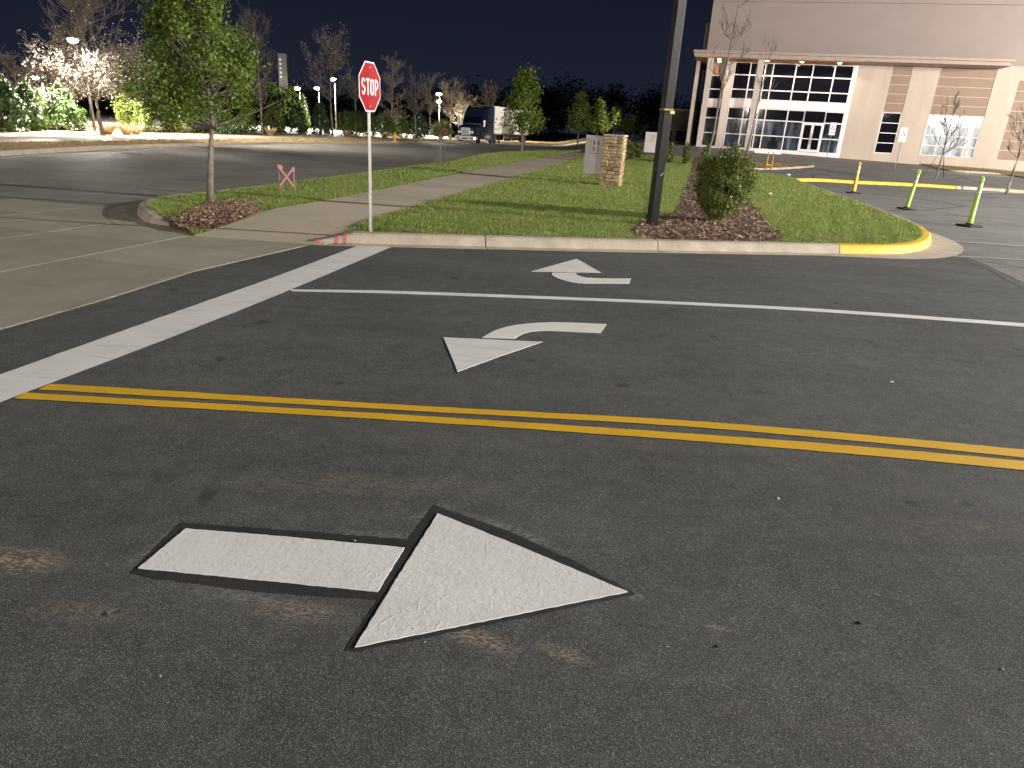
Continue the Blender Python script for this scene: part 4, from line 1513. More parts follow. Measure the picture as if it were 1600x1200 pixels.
for (u0, u1, hs_) in ((-0.88, -0.06, 1), (-0.04, 0.78, -1)):
    d = MB()
    for a, b_ in ((u0, u0 + 0.10), (u1 - 0.10, u1)):
        d.box(a, b_, -0.05, 0.05, BZ + 0.30, BZ + 2.74)
    d.box(u0 + 0.10, u1 - 0.10, -0.049, 0.049, BZ + 0.30, BZ + 0.52)
    d.box(u0 + 0.10, u1 - 0.10, -0.049, 0.049, BZ + 2.62, BZ + 2.74)
    d.box(u0 + 0.10, u1 - 0.10, -0.04, 0.04, BZ + 1.40, BZ + 1.48)
    dr = d.build('door', M['frame'], bld)
    MB().box(u0 + 0.105, u1 - 0.105, -0.01, 0.02, BZ + 0.525, BZ + 2.615).build('pane', M['glass'], dr)
    hx = u1 - 0.05 if hs_ > 0 else u0 + 0.05
    MB().tube([(hx, -0.09, BZ + 1.0), (hx, -0.09, BZ + 1.9)], 0.02, 6).build('handle', M['galv'], dr)
bbx('door_frame', -0.97, -0.90, -0.1, 0.06, 0.28, 2.80, M['frame'])
bbx('door_frame', 0.80, 0.87, -0.1, 0.06, 0.28, 2.80, M['frame'])
bbx('pilaster', -8.36, -7.73, -0.35, 0.10, -0.2, 7.66, M['white_col'])
bbx('pilaster', 2.46, 2.698, -0.3, 0.04, -0.2, 7.9, M['frame'])
# glazed return left of the pilaster
window(-10.0, -8.40, 0.28, 3.84, 1, 3, lambda i, j: M['glass_painted'] if j < 2 else M['glass'], -1.2, 0.10, 'set back glazing left of the pilaster, ground floor', None, zl)
window(-10.0, -8.40, 4.50, 6.55, 1, 2, M['glass'], -1.2, 0.10, 'set back glazing left of the pilaster, upper storey', None, [4.50, 5.36, 6.55])
bbx('spandrel', -10.1, -8.38, -1.3, -1.12, 3.86, 4.48, M['frame'])
bbx('plinth', -10.2, 2.46, -1.4, 0.12, -1.0, 0.26, M['frame'])
bbx('soffit_drop', -10.2, -8.40, -1.3, -1.1, 6.62, 7.66, M['soffit'])
# side return wall on the left
bbx('side_wall', -11.15, -10.85, -9.0, -0.6, -1.0, 7.66, M['wall'])
bbx('side_wall', -10.60, -10.3, -40, -9.0, -1.0, 8.0, M['wall'])
# interior: floor, back wall, partitions seen faintly
bbx('interior_wall', -10.0, 2.6, -8.0, -7.8, 0.0, 7.6, M['interior'])
# canopy
bbx('canopy', -11.4, 13.7, 0.012, 3.0, 8.0, 8.22, M['fascia'], b=0.02)
bbx('canopy_fascia', -11.3, 13.5, 0.015, 2.88, 7.72, 7.985, M['fascia'])
bbx('soffit', -11.2, 2.62, 0.02, 2.8, 7.66, 7.715, M['soffit'])
bbx('canopy', -11.4, -8.38, -9.0, 0.008, 8.0, 8.22, M['fascia'])
bbx('soffit', -11.2, -8.42, -9.0, 0.0, 7.66, 7.715, M['soffit'])
bbx('soffit', -8.40, 2.62, -0.4, 0.012, 7.64, 7.712, M['soffit'])
# upper wall
bbx('upper_wall', -10.4, 60.0, -30, -0.4, 8.0, 12.56, M['wall_upper'])
bbx('parapet', -10.4, 60.0, -30, -0.35, 12.58, 14.6, M['wall_upper'])
bbx('upper_wall', -11.0, -10.42, -30, -6.0, 8.24, 11.6, M['wall_upper'])
bbx('back_mass', -10.2, 60.0, -29, -0.45, -1, 7.99, M['wall_upper']) if False else None
bbx('rear_wall', 2.8, 40.0, -0.8, -0.32, -1, 7.98, M['interior'])
# columns
for u0, u1 in ((-10.05, -9.55), (-5.78, -5.26)):
    bbx('column', u0, u1, 2.0, 2.5, -1.0, 7.655, M['white_col'])
# soffit lights
M['can'] = emit('soffit_light_lens', (1.0, 0.90, 0.76), 12.0)
for (u, v) in ((-9.1, 1.6), (-9.1, 0.2), (-9.1, -0.5), (-5.0, 1.5), (-2.13, 1.5), (0.95, 1.5)):
    m_ = MB()
    m_.lathe([(0.13, -0.03), (0.16, 0.0), (0.16, 0.02)], 12, 0, (u, -v, BZ + 7.64))
    m_.build('soffit_light', M['can'], bld)
    w = np.array([BO[0], BO[1], 0]) + BE * u + BN * v
    if u < -8 and v < 1:
        continue
    lamp('soffit_lamp', (w[0], w[1], BZ + 7.58), 220 if u < -8 else 420, (1, 0.80, 0.68), 0.10, 'SPOT', 150)
M['wing'] = pm('dim_wing_wall', (0.16, 0.14, 0.13), None, 0.6, 0.9)
WH = ztop(1060, 173, 118) - 0.2
wl = np.array([BO[0], BO[1], 0]) + BE * -11.7 + BN * -25.0     # unseen lamp and box added round the corner to brighten the trailer
MB().bbox(-10.95, -10.603, 24.8, 25.2, 6.2, 6.5, 0.03).build('fill_lamp_box', M['lamp_metal'], bld)
lamp('trailer_fill_lamp', (wl[0], wl[1], 6.0), 24000, (1, 0.90, 0.76), 0.15, 'SPOT', 42, (-3.5, 92, 2.2))
# low far wing behind the entrance
wing = tag(empty('far_wing', tuple(at(1060, 118)[:2]) + (0.2,), math.radians(-15)), 'low dim building wing seen left of the entrance behind the lamp pole', 'building')
MB().box(-1.9, 2.6, 0, 14, 0, WH).build('wall', M['wing'], wing)
MB().box(-2.0, 2.7, -0.3, 14.2, WH + .003, WH + 0.3).build('parapet', M['fascia'], wing)
for u in (-1.5, 0.2):
    w_ = MB().box(u, u + 1.4, -0.06, 0.05, 0.4, 3.0).build('window', M['soffit'], wing)
    MB().box(u + .15, u + 1.25, -0.09, -0.065, 0.55, 2.85).build('pane', M['glass'], wing if False else w_)
# far tower
p = at(443, 190, 100)
Hh = ztop(443, 84, 190)
tow = tag(empty('tower', p), 'pale lit slab tower with a column of small openings above the bare trees', 'tower')
MB().box(-1.05, 1.05, -0.8, 0.8, 0, Hh).build('slab', pm('tower_concrete', (0.42, 0.40, 0.36), None, 0.6, 0.8), tow)
M['towerwin'] = emit('tower_lit_opening', (1, 0.95, 0.8), 0.35)
for k in range(5):
    MB().box(-0.75, -0.25, -0.86, -0.8, Hh - 1.6 - k * 0.95, Hh - 1.15 - k * 0.95).build('opening', M['towerwin'], tow)
lamp('tower_flood', (p[0] - 3, p[1] - 8, 6), 1500, (1, 0.95, 0.85), 0.3)


# ------------------------------------------------------------------ STOP SIGN
def stroke(mb, path, w, y, t=0.002, closed=False):
    """flat ribbon in the x-z plane"""
    P = [np.array(p, float) for p in path]
    n = len(P)
    L, Rr = [], []
    for i in range(n):
        a = P[(i - 1) % n] if closed or i > 0 else P[i]
        b = P[(i + 1) % n] if closed or i < n - 1 else P[i]
        d = b - a
        d /= np.linalg.norm(d) + 1e-9
        nn = np.array([-d[1], d[0]])
        L.append(P[i] + nn * w / 2)
        Rr.append(P[i] - nn * w / 2)
    m = n if closed else n - 1
    for i in range(m):
        j = (i + 1) % n
        q = [L[i], L[j], Rr[j], Rr[i]]
        mb.add([(p[0], y, p[1]) for p in q], [(0, 1, 2, 3)])


def arc(cx, cz, rx, rz, a0, a1, n=12):
    return [(cx + rx * math.cos(math.radians(a0 + (a1 - a0) * i / n)), cz + rz * math.sin(math.radians(a0 + (a1 - a0) * i / n))) for i in range(n + 1)]


def glyph(ch, x, w, h, sw):
    """stroke paths of a capital letter; box from (x,0) to (x+w,h)"""
    i = sw / 2
    l, r, b, t = x + i, x + w - i, i, h - i
    mx, q = (l + r) / 2, (r - l) / 2
    if ch == 'T':
        return [([(x, t), (x + w, t)], 0), ([(mx, t), (mx, 0)], 0)]
    if ch == 'O':
        p = arc(mx, t - q, q, q, 0, 180, 10) + arc(mx, b + q, q, q, 180, 360, 10)
        return [(p, 1)]
    if ch == 'P':
        z2 = h * 0.42
        rr = (t - z2) / 2
        return [([(l, 0), (l, h)], 0), ([(l, t), (r - rr, t)] + arc(r - rr, z2 + rr, rr, rr, 90, -90, 10)[1:] + [(l, z2)], 0)]
    if ch == 'S':
        hh = (t - b) / 4
        p = arc(mx, t - hh, q, hh, 15, 270, 14)[0:] + arc(mx, b + hh, q, hh, 90, -165, 14)[1:]
        return [(p, 0)]
    return []


b = G(579, 362, 0.15)
vd = math.atan2(-b[0], -b[1])
sg = empty('stop_sign', b, 0)
# the sheet faces right, towards the drivers who leave; turned 62 degrees from the view line
face_az = math.atan2(-b[1], -b[0]) + math.radians(63)
sg.rotation_euler = (0, math.radians(-0.4), face_az + PI / 2)
tag(sg, 'red octagonal stop sign on a galvanised post beside the kerb', 'stop sign')
D_ = math.hypot(b[0], b[1])
zt, zb = ztop(577, 96.5, D_) - b[2], ztop(577, 174.5, D_) - b[2]
rz = (zt - zb) / 2
cz = (zt + zb) / 2
octo = lambda R: [(R / math.cos(PI / 8) * math.cos(PI / 8 + k * PI / 4), cz + R / math.cos(PI / 8) * math.sin(PI / 8 + k * PI / 4)) for k in range(8)]
MB().prism(octo(rz), 'y', -0.030, -0.0265).build('sign_plate', M['sign_white'], sg)
MB().prism(octo(rz * 0.945), 'y', -0.0325, -0.0302).build('sign_face', M['sign_red'], sg)
S_ = rz / 0.375
for ch, x in zip('STOP', (-0.292, -0.138, 0.008, 0.168)):
    mb = MB()
    for path, cl in glyph(ch, x * S_, 0.125 * S_, 0.25 * S_, 0.036 * S_):
        stroke(mb, [(px_, pz_ + cz - 0.125 * S_) for px_, pz_ in path], 0.036 * S_, -0.0335, closed=bool(cl))
    mb.build('letter', M['sign_white'], sg)
for dz in (0.29, -0.29):
    MB().lathe([(0.010, -0.040), (0.014, -0.037), (0.014, -0.0326)], 8, 0, (0, 0, cz + dz * S_), 'y').build('bolt', M['galv'], sg)
post = MB()
U = [(-0.035, 0.0), (-0.035, -0.004), (-0.018, -0.004), (-0.012, -0.026), (0.012, -0.026), (0.018, -0.004), (0.035, -0.004), (0.035, 0.0), (0.015, 0.0), (0.009, -0.022), (-0.009, -0.022), (-0.015, 0.0)]
post.prism([(x, y) for x, y in U], 'z', 0.55, zt - 0.04)
post.build('post', M['galv'], sg)
MB().prism([(x * 1.12, y * 1.12 + 0.006) for x, y in U], 'z', -0.25, 0.78).build('post_base', M['galv'], sg)

# ------------------------------------------------------------------ LIGHT POLE (black, square)
b = G(1018.5, 350, 0.17)
lp = tag(empty('light_pole', b, math.radians(-15 + 33)), 'tall black square light pole standing in the mulch by the bush', 'light pole')
mb = MB()
mb.bbox(-0.085, 0.085, -0.085, 0.085, -0.4, 7.6, 0.012)
mb.build('pole', M['black_metal'], lp)
zs = ztop(1033, 172, math.hypot(b[0], b[1])) - b[2]
mb = MB()
mb.box(-0.089, 0.089, -0.089, 0.089, zs, zs + 0.025)
mb.build('strap', pm('ochre_strap', (0.45, 0.30, 0.10), None, 20, 0.6), lp)
mb = MB()
mb.box(0.03, 0.12, -0.10, -0.0895, zs - 0.055, zs - 0.005)
mb.build('tag', pm('yellow_tag', (0.62, 0.60, 0.16), None, 20, 0.5), lp)
zs = ztop(1021, 272, math.hypot(b[0], b[1])) - b[2]
MB().add([(0.01, -0.0865, zs - .02), (0.06, -0.0865, zs + .03), (0.065, -0.0865, zs + .042), (0.012, -0.0865, zs - .006)], [(0, 1, 2, 3)]).build('scratch', M['sign_white'], lp)
mb = MB()
mb.box(-0.05, 0.05, -1.0, -0.09, 7.45, 7.55)
mb.build('arm', M['black_metal'], lp)
mb = MB()
mb.bbox(-0.18, 0.18, -1.55, -0.95, 7.42, 7.56, 0.03)
mb.build('lamp_head', M['black_metal'], lp)

# ------------------------------------------------------------------ STONE SIGN
b = G(954, 291, 0.15)
Dp = math.hypot(b[0], b[1])
pil_h = ztop(957, 213, Dp) - b[2]
rot = math.radians(-16)
ps = tag(empty('stone_sign', b, rot), 'grey sign panel fixed to a rough stone pillar on the lawn', 'sign')
MB().box(-0.27, 0.27, -0.27, 0.27, -0.1, pil_h).build('pillar_core', M['mortar'], ps)
MB().bbox(-0.34, 0.34, -0.34, 0.34, pil_h, pil_h + 0.06, 0.012).build('cap', M['cap'], ps)


def stone_mesh(k):
    bm = bmesh.new()
    bmesh.ops.create_cube(bm, size=1)
    bmesh.ops.bevel(bm, geom=bm.edges[:], offset=0.13, segments=1, affect='EDGES')
    r = random.Random(k)
    for v in bm.verts:
        v.co += Vector((r.uniform(-.07, .07), r.uniform(-.07, .07), r.uniform(-.09, .09)))
    me = bpy.data.meshes.new('stone')
    bm.to_mesh(me)
    bm.free()
    me.materials.append(M['stone'])
    return me


SM = [stone_mesh(k) for k in range(6)]
for face in range(4):
    z = 0.0
    while z < pil_h - 0.03:
        hrow = min(random.uniform(0.075, 0.135), pil_h - z)
        x = -0.315
        while x < 0.31:
            w = min(random.uniform(0.12, 0.27), 0.315 - x)
            if 0.315 - (x + w) < 0.07:
                w = 0.315 - x
            o = bpy.data.objects.new('stone', random.choice(SM))
            COL.objects.link(o)
            o.parent = ps
            dep = random.uniform(0.08, 0.12)
            c = Vector((x + w / 2, -0.275 + random.uniform(-0.012, 0.008), z + hrow / 2))
            Rm = Matrix.Rotation(face * PI / 2, 4, 'Z')
            o.location = Rm @ c
            o.rotation_euler = (0, random.uniform(-.05, .05), face * PI / 2)
            o.scale = (w - 0.008, dep, hrow - 0.006)
            x += w
        z += hrow


def sign_panel(root, x0, x1, z0, z1, y0, y1):
    pn = MB().bbox(x0, x1, y0, y1, z0, z1, 0.006).build('sign_panel', M['panel'], root)
    W_, H_ = x1 - x0, z1 - z0
    cx, czz = x0 + W_ * 0.56, z0 + H_ * 0.73
    R_ = H_ * 0.072
    yy = y0 - 0.003
    for sx, sz, mm in ((-1, 1, 'ink'), (-1, -1, 'ink'), (1, 1, 'ink'), (1, -1, 'gold')):
        mb = MB()
        ccx = cx + sx * R_ * 1.55
        ccz = czz + sz * R_ * 1.12
        n = 12
        for i in range(n):
            v = []
            for j in (i, i + 1):
                a = math.radians(-80 + 160 * j / n)
                th = 0.55 * math.sin(PI * (j + 0.6) / (n + 1.2))
                for rr in (1.0, 1.0 - th):
                    v.append((ccx - sx * R_ * rr * math.cos(a) * 1.05, yy, ccz + R_ * (1.0 if rr == 1.0 else 1.0 - th * .25) * math.sin(a)))
            mb.add(v, [(0, 1, 3, 2)])
        mb.build('logo_arc', M[mm], pn)
    mb = MB()
    for k in range(7):       # small upright lettering, too small to read in the photo
        zz = czz - R_ * 2.0 + k * R_ * 0.62
        xx = x0 + W_ * 0.24
        stroke(mb, [(xx, zz), (xx + R_ * .3, zz + R_ * (.3 if k % 2 else .0))], R_ * 0.10, yy)
        stroke(mb, [(xx + R_ * .3, zz), (xx + R_ * .3, zz + R_ * .36)], R_ * 0.10, yy)
    mb.build('lettering', M['ink'], pn)
    mb = MB()
    stroke(mb, [(x0 + W_ * 0.24, czz - R_ * 2.7), (cx + R_ * 1.4, czz - R_ * 2.7)], R_ * 0.12, yy)
    mb.build('underline', M['ink'], pn)
    return pn


zb_, zt_ = ztop(930, 272, Dp) - b[2], ztop(930, 211.5, Dp) - b[2]
sign_panel(ps, -0.92, -0.30, zb_, zt_, -0.10, -0.02)
p = at(1008, 40, 230)
p[2] += 0.15
s2 = tag(empty('panel_sign', p, rot), 'small pale sign panel half hidden behind the black light pole', 'sign')
sign_panel(s2, -0.05, 0.72, ztop(1012, 238, 40) - p[2], ztop(1012, 206, 40) - p[2], -0.1, 0.0)
MB().box(0.72, 1.05, -0.15, 0.15, -0.1, ztop(1012, 205, 40) - p[2]).build('pillar', M['cap'], s2)

# ------------------------------------------------------------------ BUSH by the pole
b = G(1122, 346, 0.17)
Db = math.hypot(b[0], b[1])
bs = tag(empty('bush', b), 'dense rounded holly bush in the mulch bed right of the pole', 'bush')
hB = ztop(1128, 236, Db) - b[2]
rng = np.random.default_rng(77)
C = ellipsoid_clumps(260, 0.50, 0.48, hB * 0.47, hB * 0.53, rng, 0.62)
C *= rng.uniform(0.85, 1.10, (260, 1))
_a = np.arctan2(C[:, 1], C[:, 0])
C[:, :2] *= (1 + 0.10 * np.sin(3 * _a + 1.0) + 0.09 * np.sin(5 * _a + 4 * C[:, 2]) + 0.06 * np.sin(7 * C[:, 2]))[:, None]
C[:, 2] += 0.05 * np.sin(9 * C[:, 0]) * (C[:, 2] > hB * 0.6)
C = np.concatenate([C, C[rng.integers(0, len(C), 26)] * np.array([1.10, 1.10, 1.06])])
C = C[C[:, 2] > 0.07]
pts = clump_points(22000, C, 0.05, rng)
pts[:, 2] = np.maximum(pts[:, 2], 0.03)
ctr = np.array([0, 0, hB * 0.5])
out = pts - ctr
out /= np.linalg.norm(out, axis=1)[:, None]
obj('foliage', np_mesh('foliage', leaf_quads(pts, 0.048, out * 0.7, flat=0.2), 4), M['leaf_holly'], bs)
mb = MB()
for i in range(7):
    a = i * 0.9
    mb.tube([(0.03 * math.cos(a), 0.03 * math.sin(a), -0.1), (0.15 * math.cos(a), 0.15 * math.sin(a), 0.4), (0.3 * math.cos(a), 0.3 * math.sin(a), 0.85)], [0.02, 0.014, 0.006], 5)
mb.build('stem', M['bark_dark'], bs)

# small shrubs along the bed and the far kerb
for i, (px, D, w, top, lab) in enumerate(((1104, 24, 18, 222, 'slim upright green shrub behind the round bush'), (1048, 46, 15, 224, 'first small round shrub right of the black pole'), (1075, 46, 11, 226, 'second small round shrub right of the black pole'),
                                          (984, 48, 18, 221, 'small round shrub right of the stone pillar'), (998, 50, 12, 224, 'smaller round shrub beside the half hidden sign'))):
    p = at(px, D, top)
    p[2] += 0.15
    h = max(0.45, ztop(px, top, D) - p[2])
    r_ = tag(empty('small_shrub', p), lab, 'shrub', 'small shrubs along the lawn edge')
    pts = shrub_pts('mound', w / 1138 * D, h, 1100, 300 + i)
    pts[:, 2] = np.maximum(pts[:, 2], 0.02)
    foliage('foliage', pts, 0.07 * D / 24, M['leaf_holly'] if i else M['leaf_yellow'], r_)

# bare saplings near the building
def sapling(base, H, w, lab, seed, lean=(0, 0), stakes=0, twig=0.006, r0=0.03, bark=None, frac=0.35, cat='tree', name='bare_sapling', kids=(3, 3, 2), leafbits=0):
    root = empty(name, base)
    tr, br, tips = branch_tree(seed, H, H * frac, w / 2, r0, 3, 0.45, kids, twig, lean)
    tr.build('trunk', bark or M['bark'], root)
    br.build('branches', bark or M['bark_dark'], root)
    if leafbits:
        foliage('buds', clump_points(leafbits, np.array([t[:] for t in tips]), 0.03), 0.05, M['bark_dark'], root, False)['kind'] = 'stuff'
    for k in range(stakes):
        a = k * 2 * PI / stakes + 0.5
        MB().tube([(0.8 * math.cos(a), 0.8 * math.sin(a), 0), (0.03 * math.cos(a), 0.03 * math.sin(a), H * 0.34)], 0.012, 5).build('guy_wire', M['black_metal'], root)
    return tag(root, lab, cat, 'bare saplings by the car park')


b = G(1099, 285, 0.17)
Ds = math.hypot(b[0], b[1])
sapling(b, (ztop(1150, -30, Ds) - b[2]) * 1.3, 2.5, 'thin bare sapling rising behind the round bush', 201, lean=(0.35, 0), twig=0.010, r0=0.042, frac=0.33, kids=(5, 4, 3), leafbits=200)
p = at(1166, 50, 236)
sapling(p, ztop(1190, 20, 50) - p[2], 3.0, 'bare sapling leaning before the left entrance column', 202, lean=(0.5, 0), twig=0.01, r0=0.05, frac=0.4, bark=M['bark_dark'])
p = at(1470, 52, 250)
p[2] += 0.12
sapling(p, ztop(1475, 140, 52) - p[2], 3.4, 'bare sapling with guy wires before the wide window', 203, stakes=3, twig=0.011, r0=0.05, frac=0.25, kids=(5, 4, 3))
p = at(1583, 44, 268)
p[2] += 0.12
sapling(p, ztop(1590, 150, 44) - p[2], 2.6, 'pale bare sapling at the right edge of the photo', 204, twig=0.012, r0=0.05, frac=0.35, bark=M['bark'], kids=(5, 4, 3))
# tripod-staked shrub in the strip
b = G(687, 258, 0.15)
Dt = math.hypot(b[0], b[1])
root = tag(empty('staked_sapling', b), 'small brown topped sapling held by three stakes in the strip', 'tree')
ht = ztop(687, 212, Dt) - b[2]
for k in range(3):
    a = k * 2.09 + 0.4
    MB().tube([(0.42 * math.cos(a), 0.42 * math.sin(a), -0.05), (0.02 * math.cos(a), 0.02 * math.sin(a), ht)], 0.014, 5).build('stake', M['bark_dark'], root)
MB().tube([(0, 0, -0.1), (0.02, 0, ht * 1.1)], [0.02, 0.01], 5).build('trunk', M['bark'], root)
foliage('crown', ellipsoid_clumps(500, 0.30, 0.30, 0.2, ht + 0.18, np.random.default_rng(5), 0.1), 0.08, pm('brown_leaves', (0.20, 0.12, 0.06), (0.1, 0.06, 0.03), 3, 0.8), root, False)

# ------------------------------------------------------------------ TREE GUARD of stakes with pink tape
b = G(448, 301, 0.15)
root = tag(empty('stake_guard', b, math.radians(10)), 'wooden stakes wrapped in crossed pink tape on the strip', 'stake guard')
Dg = math.hypot(b[0], b[1])
hg = ztop(448, 258, Dg) - b[2]
m_pink = pm('pink_tape', (0.66, 0.27, 0.27), (0.50, 0.20, 0.2), 12, 0.5)
for x, h_ in ((-0.13, hg), (-0.085, hg * 0.98), (0.16, hg * 0.93)):
    mb = MB()
    mb.bbox(x - 0.018, x + 0.018, -0.018, 0.018, -0.1, h_, 0.004)
    st = mb.build('stake', pm('weathered_stake', (0.30, 0.20, 0.14), None, 10, 0.9), root)
    mb = MB()
    mb.box(x - 0.022, x + 0.022, -0.022, 0.022, h_ * 0.84, h_ * 1.01)
    mb.build('tape_wrap', m_pink, root)
for (x0, z0, x1, z1, y) in ((-0.12, 0.92, 0.16, 0.24, -0.032), (0.16, 0.88, -0.12, 0.26, -0.036)):
    mb = MB()
    a, c = np.array([x0, z0 * hg]), np.array([x1, z1 * hg])
    d = (c - a) / np.linalg.norm(c - a)
    nn = np.array([-d[1], d[0]]) * 0.020
    q = [a + nn, c + nn, c - nn, a - nn]
    mb.prism([tuple(t) for t in q][::-1], 'y', y - 0.003, y)
    mb.build('tape', m_pink, root)

# ------------------------------------------------------------------ CHANNELIZER POSTS
M['rubber'] = pm('black_rubber', (0.02, 0.02, 0.02), None, 20, 0.8)
M['lime'] = pm('lime_plastic', (0.40, 0.72, 0.06), (0.34, 0.62, 0.05), 6, 0.45)
M['orange'] = pm('orange_plastic', (0.78, 0.42, 0.03), (0.70, 0.37, 0.03), 6, 0.5)
M['refl'] = pm('reflective_band', (0.72, 0.74, 0.66), None, 20, 0.4)


def channelizer(px, py, top, mat, lab, rot, cone=False):
    b = G(px, py, 0.006)
    D = math.hypot(b[0], b[1])
    H = ztop(px + 8, top, D) - b[2]
    root = tag(empty('traffic_post', b, rot), lab, 'traffic post', 'traffic delineator posts on the car park')
    mb = MB()
    mb.bbox(-0.22, 0.22, -0.22, 0.22, 0.002, 0.045, 0.012)
    mb.lathe([(0.11, 0.0), (0.09, 0.04)], 14, 0, (0, 0, 0.045))
    mb.build('base', M['rubber'], root)
    r0, r1 = (0.085, 0.05) if cone else (0.062, 0.045)
    rad = lambda z: r0 + (r1 - r0) * z / H
    MB().lathe([(r0 * 1.15, 0.085), (r0, 0.12), (r1, H * 0.90), (r1 * 0.7, H * 0.905), (r1 * 0.7, H * 0.925), (r1 * 1.25, H * 0.93), (r1 * 1.25, H * 0.955), (r1 * 0.8, H * 0.96)], 16).build('post', mat, root)
    hm = MB()
    ring = arc(0, H * 0.978, r1 * 1.0, H * 0.028, 0, 360, 14)
    hm.tube([(x, 0, z) for x, z in ring], r1 * 0.33, 6)
    hm.build('handle', mat, root)
    for z0, z1 in ((0.66, 0.74), (0.79, 0.87)):
        MB().lathe([(rad(z0 * H) + 0.003, z0 * H), (rad(z1 * H) + 0.003, z1 * H)], 16).build('reflective_band', M['refl'], root)
    return root


channelizer(1333, 302, 253.5, M['orange'], 'orange delineator post by the yellow island kerb', 0.2, True)
channelizer(1416, 327.5, 265, M['lime'], 'lime green delineator post, middle one of the row', 0.0).rotation_euler = (0, math.radians(5), 0)
channelizer(1514, 354, 276, M['lime'], 'lime green delineator post, nearest and rightmost of the row', 0.3)

# ------------------------------------------------------------------ FIRE HYDRANT
p = at(617, 60, 200)
p[2] += 0.15
hy = tag(empty('fire_hydrant', p), 'small yellow fire hydrant on the tan verge', 'fire hydrant')
my = pm('hydrant_yellow', (0.62, 0.36, 0.05), None, 8, 0.5)
MB().lathe([(0.17, 0.0), (0.17, 0.05), (0.11, 0.06), (0.11, 0.50), (0.14, 0.51), (0.14, 0.56), (0.12, 0.58), (0.10, 0.68), (0.05, 0.73), (0.03, 0.74), (0.03, 0.79)], 14).build('barrel', my, hy)
for s in (-1, 1):
    MB().lathe([(0.05, 0.0), (0.05, 0.08), (0.065, 0.085), (0.065, 0.13)] if s > 0 else [(0.065, -0.13), (0.065, -0.085), (0.05, -0.08), (0.05, 0)], 10, 0, (s * 0.10, 0, 0.40), 'x').build('outlet', my, hy)
MB().lathe([(0.085, -0.16), (0.085, -0.11), (0.065, -0.105), (0.065, -0.05)], 12, 0, (0, 0, 0.36), 'y').build('outlet', my, hy)

# ------------------------------------------------------------------ LORRY: tractor and trailer
fpos = at(727, 79, 222)
ang = math.radians(15.5)
rearv = np.array([math.sin(ang), math.cos(ang)])
tk_rot = math.atan2(-rearv[1], -rearv[0])         # local +x is forward
M['navy'] = pm('navy_truck_paint', (0.012, 0.022, 0.055), (0.010, 0.018, 0.045), 2, 0.22, 0.0)
M['chrome'] = pm('bright_chrome', (0.78, 0.78, 0.78), None, 5, 0.22, 0.7)
M['tyre'] = pm('tyre_rubber', (0.018, 0.018, 0.018), None, 20, 0.85)
M['rim'] = pm('wheel_rim', (0.5, 0.5, 0.5), None, 5, 0.35, 0.8)
M['trailer'] = pm('trailer_white', (0.82, 0.77, 0.70), (0.74, 0.69, 0.62), 1.0, 0.5)
M['lampglass'] = pm('headlamp_glass', (0.8, 0.8, 0.78), None, 5, 0.15)
M['blackp'] = pm('black_plastic', (0.02, 0.02, 0.022), None, 10, 0.5)
tk = tag(empty('lorry', (fpos[0], fpos[1], 0.004), tk_rot), 'dark blue long nosed lorry cab parked at the far kerb', 'lorry')


def loft(sections, mat, name, parent):
    """closed outlines (list of (y,z)) at several x"""
    mb = MB()
    n = len(sections[0][1])
    vs = [(x, y, z) for x, out in sections for y, z in out]
    fs = []
    for i in range(len(sections) - 1):
        for k in range(n):
            fs.append((i * n + k, i * n + (k + 1) % n, (i + 1) * n + (k + 1) % n, (i + 1) * n + k))
    fs.append(tuple(range(n))[::-1])
    fs.append(tuple(range((len(sections) - 1) * n, len(sections) * n)))
    mb.add(vs, fs)
    return mb.build(name, mat, parent)


def rect(w, z0, z1, c=0.12):
    h = w / 2
    return [(-h + c * .3, z0), (h - c * .3, z0), (h, z0 + c), (h, z1 - c), (h - c, z1), (-h + c, z1), (-h, z1 - c), (-h, z0 + c)]


